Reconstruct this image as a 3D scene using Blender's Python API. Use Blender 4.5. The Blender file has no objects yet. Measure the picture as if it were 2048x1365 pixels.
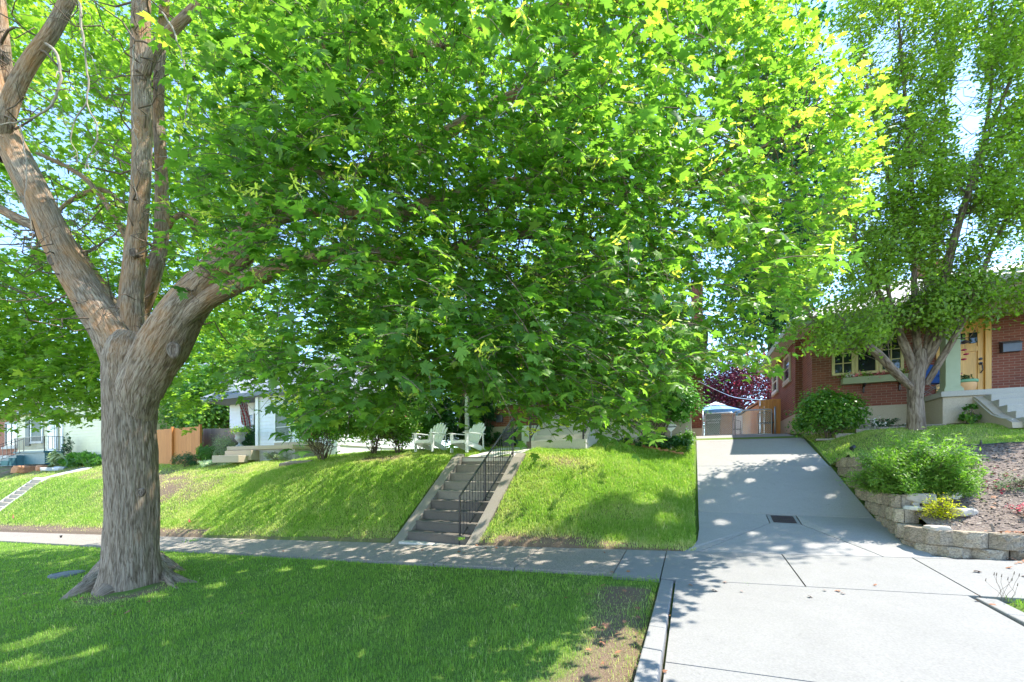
import bpy, math, random
import numpy as np
from mathutils import Vector, Matrix

R = math.radians
rnd = random.Random(7)
rng = np.random.default_rng(11)
scene = bpy.context.scene
COL = scene.collection

# ------------------------------------------------------------------ camera, sky, sun, exposure
F, CX, HY = 800.0, 1024.0, 935.0            # focal length, centre and eye level of the photograph in its pixels
YAW = R(24.3)
FW = np.array([-math.sin(YAW), math.cos(YAW), 0.0])
RT = np.array([math.cos(YAW), math.sin(YAW), 0.0])
cam_d = bpy.data.cameras.new("camera")
cam = bpy.data.objects.new("camera", cam_d)
COL.objects.link(cam)
cam.location = (0, 0, 0)
cam.rotation_euler = (R(90), 0, YAW)
cam_d.sensor_width = 36.0
cam_d.lens = 36.0 * F / 2048.0
cam_d.shift_y = (HY - 682.5) / 2048.0
cam_d.clip_start = 0.05
cam_d.clip_end = 2000
scene.camera = cam

SUN_EL = R(61)
SUN_AZ = np.array([0.75, 0.66]); SUN_AZ /= np.linalg.norm(SUN_AZ)
SD = Vector((SUN_AZ[0] * math.cos(SUN_EL), SUN_AZ[1] * math.cos(SUN_EL), math.sin(SUN_EL)))
w = bpy.data.worlds.new("World"); scene.world = w; w.use_nodes = True
nt = w.node_tree
sky = nt.nodes.new('ShaderNodeTexSky'); sky.sky_type = 'NISHITA'; sky.sun_disc = False
sky.sun_elevation = SUN_EL
sky.sun_rotation = math.atan2(SD.x, SD.y)
sky.air_density = 0.85; sky.dust_density = 0.0; sky.ozone_density = 3.0
bg = nt.nodes['Background']; bg.inputs['Strength'].default_value = 0.15
nt.links.new(sky.outputs[0], bg.inputs['Color'])
sun_d = bpy.data.lights.new("sun", 'SUN'); sun_d.energy = 2.6; sun_d.angle = R(0.5); sun_d.color = (1.0, 0.95, 0.86)
sun = bpy.data.objects.new("sun", sun_d); COL.objects.link(sun)
sun.rotation_euler = SD.to_track_quat('Z', 'Y').to_euler()
vs = scene.view_settings
vs.view_transform = 'Standard'; vs.look = 'None'; vs.gamma = 1.0; vs.exposure = 2.22
try: vs.use_curve_mapping = False
except Exception: pass
scene.cycles.max_bounces = 10
scene.cycles.transparent_max_bounces = 8
scene.cycles.diffuse_bounces = 6
scene.cycles.transmission_bounces = 6

# ------------------------------------------------------------------ where things are
def PX(x, y, z):
    "point seen at pixel (x, y) at depth z"
    return FW * z + RT * ((x - CX) / F * z) + np.array([0, 0, (HY - y) / F * z])
def ratio(x):
    u = (x - CX) / F
    return (FW[0] + RT[0] * u) / (FW[1] + RT[1] * u)
def SX(x, t): return ratio(x) * t
def depth(s, t): return FW[0] * s + FW[1] * t
def ZY(s, t, y): return (HY - y) / F * depth(s, t)
def TX(x, s): return s / ratio(x)

def Bs(s): return -1.335 + 0.0555 * np.asarray(s, dtype=float)
RT_T = np.array([6.86, 7.9, 8.8, 9.4, 10.5, 11.3, 12.5, 14.0, 16.0, 30.0])
COLS = {
 -60: [None, -3.6, -2.6, -2.0, -1.0, -.4, -.1, 0., .1, .2],
 -45: [None, -2.9, -2.05, -1.5, -.7, -.15, .1, .2, .3, .4],
 -36: [None, -2.35, -1.35, -.75, -.35, -.02, .28, .36, .42, .5],
 -30: [None, -2.0, -1.05, -.55, -.25, .02, .28, .36, .42, .5],
 -22: [None, -1.85, -1.15, -.75, -.2, .08, .30, .38, .45, .6],
 -15: [None, -1.4, -.68, -.25, .18, .30, .44, .5, .55, .6],
 -10.5:[None, -1.0, -.25, .14, .46, .55, .64, .7, .75, .8],
 -5.95:[None, -.82, -.12, .29, .47, .55, .66, .75, .85, .9],
 -3.9: [None, -.82, -.12, .29, .50, .60, .74, .85, .9, .95],
 -2.0: [None, -.88, -.38, -.03, .38, .58, .78, .92, 1.0, 1.1],
 -0.1: [None, -1.12, -.90, -.70, -.25, .05, .50, .93, 1.12, 1.2],
 2.9:  [None, -1.12, -.90, -.70, -.25, .05, .50, .93, 1.12, 1.2],
 12.0: [None, -.9, -.6, -.4, 0.0, .3, .6, .93, 1.12, 1.3],
}
CS = np.array(sorted(COLS)); CZ = np.zeros((len(CS), len(RT_T)))
for i, s_ in enumerate(CS):
    r_ = COLS[[k for k in COLS if k == s_][0]]
    CZ[i] = [float(Bs(s_))] + r_[1:]
def _bank(s, t):
    i = np.clip(np.searchsorted(CS, s) - 1, 0, len(CS) - 2)
    fs = np.clip((s - CS[i]) / (CS[i + 1] - CS[i]), 0, 1)
    j = np.clip(np.searchsorted(RT_T, t) - 1, 0, len(RT_T) - 2)
    ft = np.clip((t - RT_T[j]) / (RT_T[j + 1] - RT_T[j]), 0, 1)
    a = CZ[i, j] * (1 - fs) + CZ[i + 1, j] * fs
    b = CZ[i, j + 1] * (1 - fs) + CZ[i + 1, j + 1] * fs
    return a * (1 - ft) + b * ft
def vnoise(x, y, sc, seed=0):
    x = np.asarray(x, float) * sc; y = np.asarray(y, float) * sc
    xi = np.floor(x).astype(np.int64); yi = np.floor(y).astype(np.int64)
    fx = x - xi; fy = y - yi
    fx = fx * fx * (3 - 2 * fx); fy = fy * fy * (3 - 2 * fy)
    def h(a, b):
        n = (a * 374761393 + b * 668265263 + seed * 974634777) & 0x7fffffff
        n = ((n ^ (n >> 13)) * 1274126177) & 0x7fffffff
        return ((n ^ (n >> 16)) & 0xffff) / 65535.0
    return (h(xi, yi) * (1 - fx) + h(xi + 1, yi) * fx) * (1 - fy) + (h(xi, yi + 1) * (1 - fx) + h(xi + 1, yi + 1) * fx) * fy
def G(s, t):
    "height of the ground (eye level of the camera is 0)"
    s = np.asarray(s, float); t = np.asarray(t, float)
    s, t = np.broadcast_arrays(s, t)
    tt = np.maximum(t, 6.9)
    z = (_bank(s, tt) * 2 + _bank(s, np.maximum(tt - .3, 6.87)) + _bank(s, tt + .3)) / 4
    b = Bs(s)
    side = b - 0.075 * (6.86 - t)
    strip = b - 0.102 - 0.05 * (5.5 - t)
    z = np.where(t < 6.9, side, z)
    z = np.where(t < 5.5, strip, z)
    d = np.hypot(s + 7.7, t - 3.25)
    z = z + np.where(t < 5.5, 0.10 * np.exp(-(d / 1.3) ** 2), 0)
    z = z + np.where((t > 7.1) & (s < -.3), (vnoise(s, t, 1.1, 5) - .5) * .08 + (vnoise(s, t, 2.7, 6) - .5) * .035, 0)
    return z
def GY(s, t):
    "height of the raised yard on the right"
    s = np.asarray(s, float); t = np.asarray(t, float)
    z = np.interp(t, [6.9, 7.15, 8.0, 9.0, 10.0, 10.9, 12.0, 13.9, 30], [-.84, -.82, -.52, -.12, .22, .50, .82, 1.02, 1.3])
    z = z + 0.02 * (s - 3) + (vnoise(s, t, 1.3, 9) - .5) * .05
    f = np.clip((s - 2.86) / 1.3, 0, 1); f = f * f * (3 - 2 * f); k = np.clip((t - 10.3) / .9, 0, 1)
    return z * (1 - k) + k * (z * f + (G(s * 0 + 2.8, t) + .03) * (1 - f))
def GZ(s, t): return float(GY(s, t)) if (s > 2.95 and t > 7.0) else float(G(s, t))

# ------------------------------------------------------------------ materials
def _m(name):
    m = bpy.data.materials.new(name); m.use_nodes = True
    n = m.node_tree; n.nodes.clear()
    out = n.nodes.new('ShaderNodeOutputMaterial'); b = n.nodes.new('ShaderNodeBsdfPrincipled')
    n.links.new(b.outputs[0], out.inputs['Surface'])
    return m, n, b, out
def L(n, a, b): n.links.new(a, b)
def c4(c): return (c[0], c[1], c[2], 1)
def noise(n, scale, detail=6, vec=None, rough=.6, dist=0):
    t = n.nodes.new('ShaderNodeTexNoise'); t.inputs['Scale'].default_value = scale
    t.inputs['Detail'].default_value = detail; t.inputs['Roughness'].default_value = rough; t.inputs['Distortion'].default_value = dist
    if vec is not None: L(n, vec, t.inputs['Vector'])
    return t.outputs['Fac']
def ramp(n, fac, stops):
    r = n.nodes.new('ShaderNodeValToRGB'); L(n, fac, r.inputs['Fac'])
    e = r.color_ramp.elements
    while len(e) < len(stops): e.new(.5)
    for k, (p, c) in enumerate(stops): e[k].position = p; e[k].color = c4(c)
    return r.outputs['Color']
def mixc(n, fac, a, b, mode='MIX'):
    x = n.nodes.new('ShaderNodeMix'); x.data_type = 'RGBA'; x.blend_type = mode
    for i, v in ((0, fac), (6, a), (7, b)):
        if isinstance(v, (int, float)): x.inputs[i].default_value = v
        elif isinstance(v, tuple): x.inputs[i].default_value = c4(v)
        else: L(n, v, x.inputs[i])
    return x.outputs[2]
def mth(n, op, a, b=None):
    x = n.nodes.new('ShaderNodeMath'); x.operation = op
    for i, v in ((0, a), (1, b)):
        if v is None: continue
        if isinstance(v, (int, float)): x.inputs[i].default_value = v
        else: L(n, v, x.inputs[i])
    return x.outputs[0]
def bump(n, b, h, strength=.4, dist=.01):
    k = n.nodes.new('ShaderNodeBump'); k.inputs['Strength'].default_value = strength; k.inputs['Distance'].default_value = dist
    L(n, h, k.inputs['Height']); L(n, k.outputs[0], b.inputs['Normal'])
def objco(n):
    return n.nodes.new('ShaderNodeTexCoord').outputs['Object']
def uvco(n, sx=1, sy=1):
    t = n.nodes.new('ShaderNodeTexCoord'); mp = n.nodes.new('ShaderNodeMapping')
    mp.inputs['Scale'].default_value = (sx, sy, 1); L(n, t.outputs['UV'], mp.inputs['Vector']); return mp.outputs[0]
def attr(n, name):
    a = n.nodes.new('ShaderNodeAttribute'); a.attribute_name = name; return a
def plain(name, c1, c2=None, scale=6, rough=.6, bmp=.15, bscale=40, metal=0, bd=.004, spec=.5):
    m, n, b, o = _m(name); v = objco(n)
    c2 = c2 or tuple(x * .8 for x in c1)
    f = noise(n, scale, 8, v)
    L(n, ramp(n, f, [(.32, c2), (.68, c1)]), b.inputs['Base Color'])
    b.inputs['Roughness'].default_value = rough; b.inputs['Metallic'].default_value = metal
    b.inputs['Specular IOR Level'].default_value = spec
    if bmp: bump(n, b, noise(n, bscale, 8, v), bmp, bd)
    return m
def concrete(name, c, stain=.6, sc=1.0, speck=0.0, rough=.85, dark=(.12, .11, .1), vary=False, cracks=0.0):
    m, n, b, o = _m(name); v = objco(n)
    big = noise(n, .9 * sc, 8, v, .65, .4); fine = noise(n, 60, 6, v); mid = noise(n, 7 * sc, 8, v, .7)
    col = ramp(n, big, [(.3, tuple(x * .76 for x in c)), (.7, c)])
    col = mixc(n, mth(n, 'MULTIPLY', ramp(n, mid, [(.52, (0, 0, 0)), (.78, (1, 1, 1))]), stain), col, tuple(x * .55 + d * .2 for x, d in zip(c, dark)))
    col = mixc(n, .5, col, ramp(n, fine, [(.3, tuple(x * .66 for x in c)), (.7, tuple(min(1, x * 1.12) for x in c))]))
    if speck:
        vo = n.nodes.new('ShaderNodeTexVoronoi'); vo.inputs['Scale'].default_value = 75; L(n, v, vo.inputs['Vector'])
        col = mixc(n, speck, col, ramp(n, vo.outputs['Color'], [(.2, tuple(x * .45 for x in c)), (.8, tuple(min(1, x * 1.3) for x in c))]))
    # hairline cracks and small dark spots, only here and there
    vc = n.nodes.new('ShaderNodeTexVoronoi'); vc.feature = 'DISTANCE_TO_EDGE'; vc.inputs['Scale'].default_value = .55
    L(n, mixc(n, .12, v, n_col(n, v)), vc.inputs['Vector'])
    ck = mth(n, 'MULTIPLY', mth(n, 'LESS_THAN', vc.outputs['Distance'], .0035), ramp(n, noise(n, .5, 2, v), [(.5, (0, 0, 0)), (.56, (1, 1, 1))]))
    col = mixc(n, mth(n, 'MULTIPLY', ck, cracks), col, tuple(x * .3 for x in c))
    sp_ = noise(n, 9, 3, v); col = mixc(n, mth(n, 'MULTIPLY', ramp(n, sp_, [(.70, (0, 0, 0)), (.74, (1, 1, 1))]), .45), col, tuple(x * .45 for x in c))
    if vary:
        oi = n.nodes.new('ShaderNodeObjectInfo'); col = mixc(n, 1.0, col, ramp(n, oi.outputs['Random'], [(0, (.72, .70, .68)), (1, (1.1, 1.08, 1.03))]), 'MULTIPLY')
    L(n, col, b.inputs['Base Color']); b.inputs['Roughness'].default_value = rough
    b.inputs['Specular IOR Level'].default_value = .25
    bump(n, b, mth(n, 'ADD', fine, mid), .35, .006)
    return m
def brick(name, c1, c2, mortar, bw=.205, bh=.0677):
    m, n, b, o = _m(name); v = uvco(n)
    t = n.nodes.new('ShaderNodeTexBrick'); L(n, v, t.inputs['Vector'])
    t.inputs['Scale'].default_value = 1; t.inputs['Brick Width'].default_value = bw; t.inputs['Row Height'].default_value = bh
    t.inputs['Mortar Size'].default_value = .0055; t.inputs['Mortar Smooth'].default_value = .3
    t.inputs['Color1'].default_value = c4(c1); t.inputs['Color2'].default_value = c4(c2); t.inputs['Mortar'].default_value = c4(mortar)
    t.inputs['Bias'].default_value = -.1
    f = noise(n, 30, 6, v); f2 = noise(n, 1.2, 6, v)
    col = mixc(n, .35, t.outputs['Color'], ramp(n, f, [(.3, (.05, .03, .03)), (.75, (.5, .3, .24))]), 'OVERLAY')
    col = mixc(n, .25, col, ramp(n, f2, [(.3, (.12, .08, .07)), (.7, (.5, .36, .3))]), 'OVERLAY')
    L(n, col, b.inputs['Base Color']); b.inputs['Roughness'].default_value = .85
    bump(n, b, mth(n, 'ADD', mth(n, 'MULTIPLY', mth(n, 'SUBTRACT', 1.0, t.outputs['Fac']), 1.0), mth(n, 'MULTIPLY', f, .35)), .7, .008)
    return m
def wood(name, c1, c2, pw=.14, rough=.7, vert=True):
    m, n, b, o = _m(name)
    v = uvco(n, 1, 1); g = uvco(n, 40 if vert else 1.5, 1.5 if vert else 40)
    sp = n.nodes.new('ShaderNodeSeparateXYZ'); L(n, v, sp.inputs[0])
    cell = mth(n, 'FLOOR', mth(n, 'DIVIDE', sp.outputs[0 if vert else 1], pw))
    wn = n.nodes.new('ShaderNodeTexWhiteNoise'); wn.noise_dimensions = '1D'; L(n, cell, wn.inputs['W'])
    col = ramp(n, wn.outputs['Value'], [(0, c2), (1, c1)])
    col = mixc(n, .5, col, ramp(n, noise(n, 1, 8, g, .6, .6), [(.3, tuple(x * .6 for x in c2)), (.7, tuple(min(1, x * 1.15) for x in c1))]))
    L(n, col, b.inputs['Base Color']); b.inputs['Roughness'].default_value = rough
    bump(n, b, noise(n, 1, 6, g), .3, .004)
    return m
def bark(name, dark, mid, light, sx=9, sy=2.2, orange=0.0, disp=.03):
    m, n, b, o = _m(name)
    v = uvco(n, sx, sy); v2 = uvco(n, sx * 2.7, sy * 2.2); v3 = uvco(n, .8, .6); oc = objco(n)
    w1 = noise(n, 1, 8, v, .62, 1.3); w2 = noise(n, 1, 6, v2, .6, .8)
    vo = n.nodes.new('ShaderNodeTexVoronoi'); vo.feature = 'DISTANCE_TO_EDGE'; vo.inputs['Scale'].default_value = 1.0
    L(n, mixc(n, .22, uvco(n, sx * 1.5, sy * .85), n_col(n, v)), vo.inputs['Vector'])
    h = mth(n, 'ADD', mth(n, 'MULTIPLY', w1, .95), mth(n, 'MULTIPLY', mth(n, 'MINIMUM', mth(n, 'MULTIPLY', vo.outputs['Distance'], 3.0), .5), .35))
    h = mth(n, 'ADD', h, mth(n, 'MULTIPLY', w2, .3))
    col = ramp(n, h, [(.42, dark), (.62, mid), (.86, light)])
    patch = noise(n, 2.2, 5, oc)
    col = mixc(n, mth(n, 'MULTIPLY', ramp(n, patch, [(.4, (0, 0, 0)), (.7, (1, 1, 1))]), .35), col, tuple(x * .75 for x in mid))
    if orange:
        sp = n.nodes.new('ShaderNodeSeparateXYZ'); L(n, oc, sp.inputs[0])
        up = ramp(n, mth(n, 'MULTIPLY', mth(n, 'SUBTRACT', sp.outputs[2], 2.9), .5), [(0, (0, 0, 0)), (.7, (1, 1, 1))])
        f = mth(n, 'MULTIPLY', mth(n, 'MULTIPLY', ramp(n, noise(n, 1.6, 5, v3), [(.45, (0, 0, 0)), (.62, (1, 1, 1))]), up), orange)
        col = mixc(n, f, col, mixc(n, .5, col, (.56, .25, .075), 'MIX'))
    L(n, col, b.inputs['Base Color']); b.inputs['Roughness'].default_value = .9; b.inputs['Specular IOR Level'].default_value = .2
    bump(n, b, h, .9, disp)
    return m
def n_col(n, v):
    t = n.nodes.new('ShaderNodeTexNoise'); t.inputs['Scale'].default_value = .6; L(n, v, t.inputs['Vector']); return t.outputs['Color']
def leafm(name, dark, mid, yellow, trans=.45, rough=.38, tcol=None, spec=.5):
    "a leaf: glossy on top, lets light through; 'tint' is the leaf's own colour"
    m, n, b, out = _m(name)
    a = attr(n, 'tint')
    col = ramp(n, a.outputs['Fac'], [(0, dark), (.55, mid), (1, yellow)])
    L(n, col, b.inputs['Base Color']); b.inputs['Roughness'].default_value = rough; b.inputs['Specular IOR Level'].default_value = spec
    tr = n.nodes.new('ShaderNodeBsdfTranslucent')
    k = tcol or (1.9, 2.3, .8)
    L(n, mixc(n, 1.0, col, k, 'MULTIPLY'), tr.inputs['Color'])
    mx = n.nodes.new('ShaderNodeMixShader'); mx.inputs[0].default_value = trans
    L(n, b.outputs[0], mx.inputs[1]); L(n, tr.outputs[0], mx.inputs[2]); L(n, mx.outputs[0], out.inputs['Surface'])
    return m
def glassm(name, tint=(.03, .04, .045)):
    m, n, b, o = _m(name)
    L(n, ramp(n, noise(n, 1.5, 5, objco(n)), [(.35, tuple(x * .5 for x in tint)), (.65, tint)]), b.inputs['Base Color'])
    b.inputs['Roughness'].default_value = .04; b.inputs['Specular IOR Level'].default_value = .9
    bump(n, b, noise(n, 1.4, 2, objco(n)), .05, .02)
    return m

M = {}
M['conc_new'] = concrete('new_concrete', (.27, .262, .245), .7)
M['conc_drive'] = concrete('drive_concrete', (.33, .315, .295), .7)
M['conc_old'] = concrete('old_sidewalk_concrete', (.31, .27, .225), .6, 1.5, .45, cracks=.7)
M['conc_step'] = concrete('weathered_step_concrete', (.27, .24, .195), .95, 2.2)
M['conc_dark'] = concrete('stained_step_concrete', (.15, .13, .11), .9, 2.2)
M['conc_white'] = concrete('pale_concrete', (.62, .58, .52), .3)
M['conc_tan'] = concrete('painted_tan_concrete', (.50, .42, .32), .3)
M['conc_porch'] = concrete('grey_porch_concrete', (.46, .43, .38), .6)
M['block'] = concrete('split_face_block', (.37, .31, .235), .9, 2.5, .6, vary=True)
M['brick_red'] = brick('red_brown_brick', (.33, .115, .075), (.24, .078, .055), (.42, .34, .27))
M['brick_warm'] = brick('warm_brick', (.34, .12, .07), (.25, .08, .05), (.42, .34, .26))
M['brick_orange'] = brick('orange_brick', (.50, .19, .10), (.40, .14, .07), (.5, .42, .34))
M['cream_siding'] = plain('cream_siding', (.66, .62, .38), (.60, .56, .34), 3, .5, .05)
M['white_siding'] = plain('white_siding', (.78, .79, .80), (.70, .71, .73), 3, .5, .05)
M['white'] = plain('white_paint', (.82, .82, .80), (.74, .74, .72), 9, .45, .08)
M['white_worn'] = plain('worn_white_paint', (.70, .70, .67), (.45, .43, .38), 9, .7, .2)
M['greenpaint'] = plain('sage_green_paint', (.34, .38, .25), (.30, .34, .22), 5, .55, .05)
M['cream_trim'] = plain('cream_yellow_trim', (.62, .52, .27), (.56, .46, .24), 5, .5, .05)
M['soffit'] = plain('beige_soffit', (.55, .48, .38), (.50, .43, .34), 3, .6, .05)
M['teal'] = plain('teal_paint', (.055, .15, .17), (.04, .11, .13), 4, .5, .08)
M['shutter'] = plain('dark_teal_shutter', (.03, .085, .085), (.02, .06, .06), 4, .5)
M['black'] = plain('black_metal', (.012, .012, .014), (.03, .03, .035), 14, .35, .1, metal=.2)
M['dark'] = plain('dark_plastic', (.02, .02, .022), None, 6, .5)
M['pewter'] = plain('grey_painted_metal', (.11, .125, .15), (.09, .10, .125), 6, .4, metal=.4)
M['galv'] = plain('galvanised_steel', (.5, .52, .54), (.38, .40, .42), 20, .35, .05, metal=.8)
M['door'] = wood('honey_wood_door', (.78, .44, .10), (.68, .36, .07), .9, .35)
M['fence_new'] = wood('honey_cedar_fence', (.75, .36, .11), (.62, .26, .07), .14, .7)
M['fence_orange'] = wood('orange_cedar_fence', (.60, .24, .06), (.50, .18, .04), .14, .7)
M['fence_old'] = wood('weathered_grey_fence', (.26, .20, .16), (.16, .12, .095), .14, .85)
M['log'] = wood('weathered_log', (.30, .25, .20), (.14, .11, .09), .05, .9, False)
M['roof_grey'] = plain('grey_shingles', (.26, .28, .33), (.18, .20, .24), 20, .9, .5)
M['roof_pale'] = plain('pale_shingles', (.60, .59, .58), (.46, .45, .45), 20, .9, .5)
M['roof_brown'] = plain('brown_shingles', (.22, .17, .14), (.15, .12, .10), 20, .9, .5)
M['glass'] = glassm('window_glass')
M['blind'] = plain('pale_blind', (.55, .52, .45), None, 3, .7)
M['curtain'] = plain('grey_green_curtain', (.22, .26, .22), (.12, .15, .12), 5, .7)
M['terra'] = plain('terracotta', (.72, .40, .18), (.62, .33, .15), 6, .7)
M['mintpaint'] = plain('mint_glaze', (.16, .36, .20), None, 8, .5)
M['blue_cloth'] = plain('blue_canvas', (.012, .085, .33), (.01, .06, .25), 9, .7, .3)
M['bin_green'] = plain('green_bin_plastic', (.065, .10, .07), (.05, .08, .055), 4, .5)
M['bin_brown'] = plain('orange_brown_bin_plastic', (.52, .22, .09), (.45, .18, .07), 4, .55)
M['white_print'] = plain('white_print', (.75, .75, .75), None, 4, .6)
M['umb_white'] = plain('white_canvas', (.80, .82, .84), (.74, .77, .80), 3, .8, .1)
M['umb_blue'] = plain('light_blue_canvas', (.20, .42, .66), (.14, .33, .58), 9, .8, .1)
M['stone'] = plain('pale_stone', (.50, .44, .36), (.34, .29, .23), 7, .85, .6, 18, bd=.02)
M['stone_red'] = plain('orange_sandstone', (.55, .26, .13), (.40, .17, .08), 7, .85, .5, 18, bd=.02)
M['stone_white'] = plain('white_stone', (.68, .66, .62), (.48, .46, .42), 7, .85, .6, 18, bd=.02)
M['urn'] = plain('grey_cast_stone', (.42, .42, .43), (.32, .32, .34), 9, .8, .3)
M['red_flag'] = plain('fluorescent_red_vinyl', (.9, .07, .05), None, 5, .5, 0)
M['flag_red'] = plain('flag_red', (.62, .05, .07), None, 5, .7, 0)
M['flag_white'] = plain('flag_white', (.82, .80, .80), None, 5, .7, 0)
M['flag_blue'] = plain('flag_blue', (.03, .06, .2), None, 5, .7, 0)
M['rust'] = plain('rusty_grate', (.07, .045, .04), (.035, .025, .025), 25, .8, .4)
M['lid'] = plain('grey_iron_lid', (.20, .21, .22), (.11, .12, .12), 18, .7, .4)
M['hose'] = plain('teal_hose', (.04, .25, .24), None, 8, .4)
M['dog'] = plain('white_and_black_resin', (.75, .73, .70), None, 5, .5)
M['soil'] = plain('brown_soil', (.19, .13, .09), (.10, .07, .05), 12, .95, .8, 60, bd=.02)
M['asphalt'] = plain('asphalt', (.06, .06, .06), (.045, .045, .045), 20, .9, .4)
M['stem'] = plain('grey_brown_stem', (.20, .15, .11), (.11, .08, .06), 14, .9, .4)
M['twig'] = plain('brown_twig', (.22, .15, .10), (.12, .085, .06), 14, .85, .3)
M['deadtwig'] = plain('bleached_dead_twig', (.42, .36, .29), (.25, .20, .16), 12, .9, .3)
M['bark'] = bark('furrowed_maple_bark', (.045, .028, .019), (.21, .148, .10), (.44, .34, .25), 32, 4.6, 1.0, .03)
M['bark2'] = bark('pear_tree_bark', (.035, .024, .017), (.14, .10, .072), (.30, .235, .18), 16, 3.4, 0, .02)
M['leaf_maple'] = leafm('maple_leaf', (.055, .13, .03), (.165, .30, .045), (.60, .62, .11), .55, .46, (2.0, 2.1, .9), .28)
M['leaf_maple_far'] = leafm('maple_leaf_inner', (.09, .18, .03), (.23, .37, .045), (.60, .64, .10), .55, .4, (1.7, 1.8, .9))
M['leaf_pear'] = leafm('pear_leaf', (.10, .16, .025), (.23, .34, .045), (.46, .56, .11), .52, .42, (1.9, 2.1, .8), .3)
M['leaf_green'] = leafm('green_leaf', (.05, .13, .025), (.13, .27, .04), (.38, .48, .09), .42)
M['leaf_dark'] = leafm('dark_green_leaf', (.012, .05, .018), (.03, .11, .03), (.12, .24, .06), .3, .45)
M['leaf_bright'] = leafm('bright_needle_leaf', (.06, .13, .025), (.155, .27, .04), (.42, .50, .09), .42, .5)
M['leaf_purple'] = leafm('purple_plum_leaf', (.05, .012, .025), (.20, .025, .055), (.68, .11, .17), .4, .4, (1.6, 1.1, 1.1))
M['leaf_yellow'] = leafm('golden_leaf', (.20, .28, .01), (.50, .46, .01), (.78, .55, .02), .4)
M['leaf_grey'] = leafm('variegated_leaf', (.08, .16, .05), (.30, .38, .16), (.72, .74, .45), .3, .6, (1.2, 1.3, 1.0))
M['leaf_white'] = leafm('white_flowering_leaf', (.05, .20, .02), (.13, .36, .04), (.80, .85, .62), .4, .5, (1.3, 1.4, 1.1))
M['petal_pink'] = plain('pink_petals', (.85, .28, .32), (.7, .16, .2), 30, .6)
M['petal_white'] = plain('white_petals', (.85, .83, .76), None, 30, .6)
M['petal_red'] = plain('crimson_petals', (.45, .02, .07), None, 30, .6)
M['dryleaf'] = plain('dry_brown_leaf', (.38, .17, .08), (.22, .09, .045), 20, .8)
M['grass'] = leafm('grass_blades', (.14, .27, .035), (.27, .42, .06), (.68, .60, .30), .35, .55, (1.5, 1.7, .8), .25)

def ground_mat(name, green1, green2, dry1, dry2):
    m, n, b, o = _m(name); v = objco(n)
    f = noise(n, 3.0, 8, v, .7); fine = noise(n, 55, 6, v, .7)
    g = ramp(n, fine, [(.3, green1), (.7, green2)])
    d = ramp(n, fine, [(.3, dry1), (.7, dry2)])
    a = attr(n, 'dry')
    fac = ramp(n, mth(n, 'ADD', a.outputs['Fac'], mth(n, 'MULTIPLY', mth(n, 'SUBTRACT', f, .5), .6)), [(.35, (0, 0, 0)), (.75, (1, 1, 1))])
    L(n, mixc(n, fac, g, d), b.inputs['Base Color'])
    b.inputs['Roughness'].default_value = .95; b.inputs['Specular IOR Level'].default_value = .1
    bump(n, b, fine, .8, .03)
    return m
M['lawn'] = ground_mat('lawn_ground', (.08, .14, .03), (.17, .26, .05), (.13, .09, .062), (.27, .195, .13))
def mulch_mat():
    m, n, b, o = _m('bark_mulch'); v = objco(n)
    vo = n.nodes.new('ShaderNodeTexVoronoi'); vo.inputs['Scale'].default_value = 38; vo.inputs['Randomness'].default_value = 1
    mp = n.nodes.new('ShaderNodeMapping'); mp.inputs['Scale'].default_value = (1, 1.7, 1); L(n, v, mp.inputs['Vector'])
    L(n, mixc(n, .05, mp.outputs[0], n_col(n, v)), vo.inputs['Vector'])
    col = ramp(n, vo.outputs['Color'], [(.1, (.07, .048, .036)), (.5, (.17, .125, .098)), (.95, (.38, .30, .24))])
    col = mixc(n, .4, col, ramp(n, noise(n, 2.2, 7, v), [(.3, (.12, .085, .068)), (.7, (.27, .215, .175))]))
    grass_ = attr(n, 'grass')
    g = ramp(n, noise(n, 55, 6, v), [(.3, (.06, .10, .02)), (.7, (.22, .26, .09))])
    L(n, mixc(n, grass_.outputs['Fac'], col, g), b.inputs['Base Color'])
    b.inputs['Roughness'].default_value = .95
    bump(n, b, mth(n, 'ADD', vo.outputs['Distance'], noise(n, 90, 4, v)), .9, .02)
    return m
M['mulch'] = mulch_mat()

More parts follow.
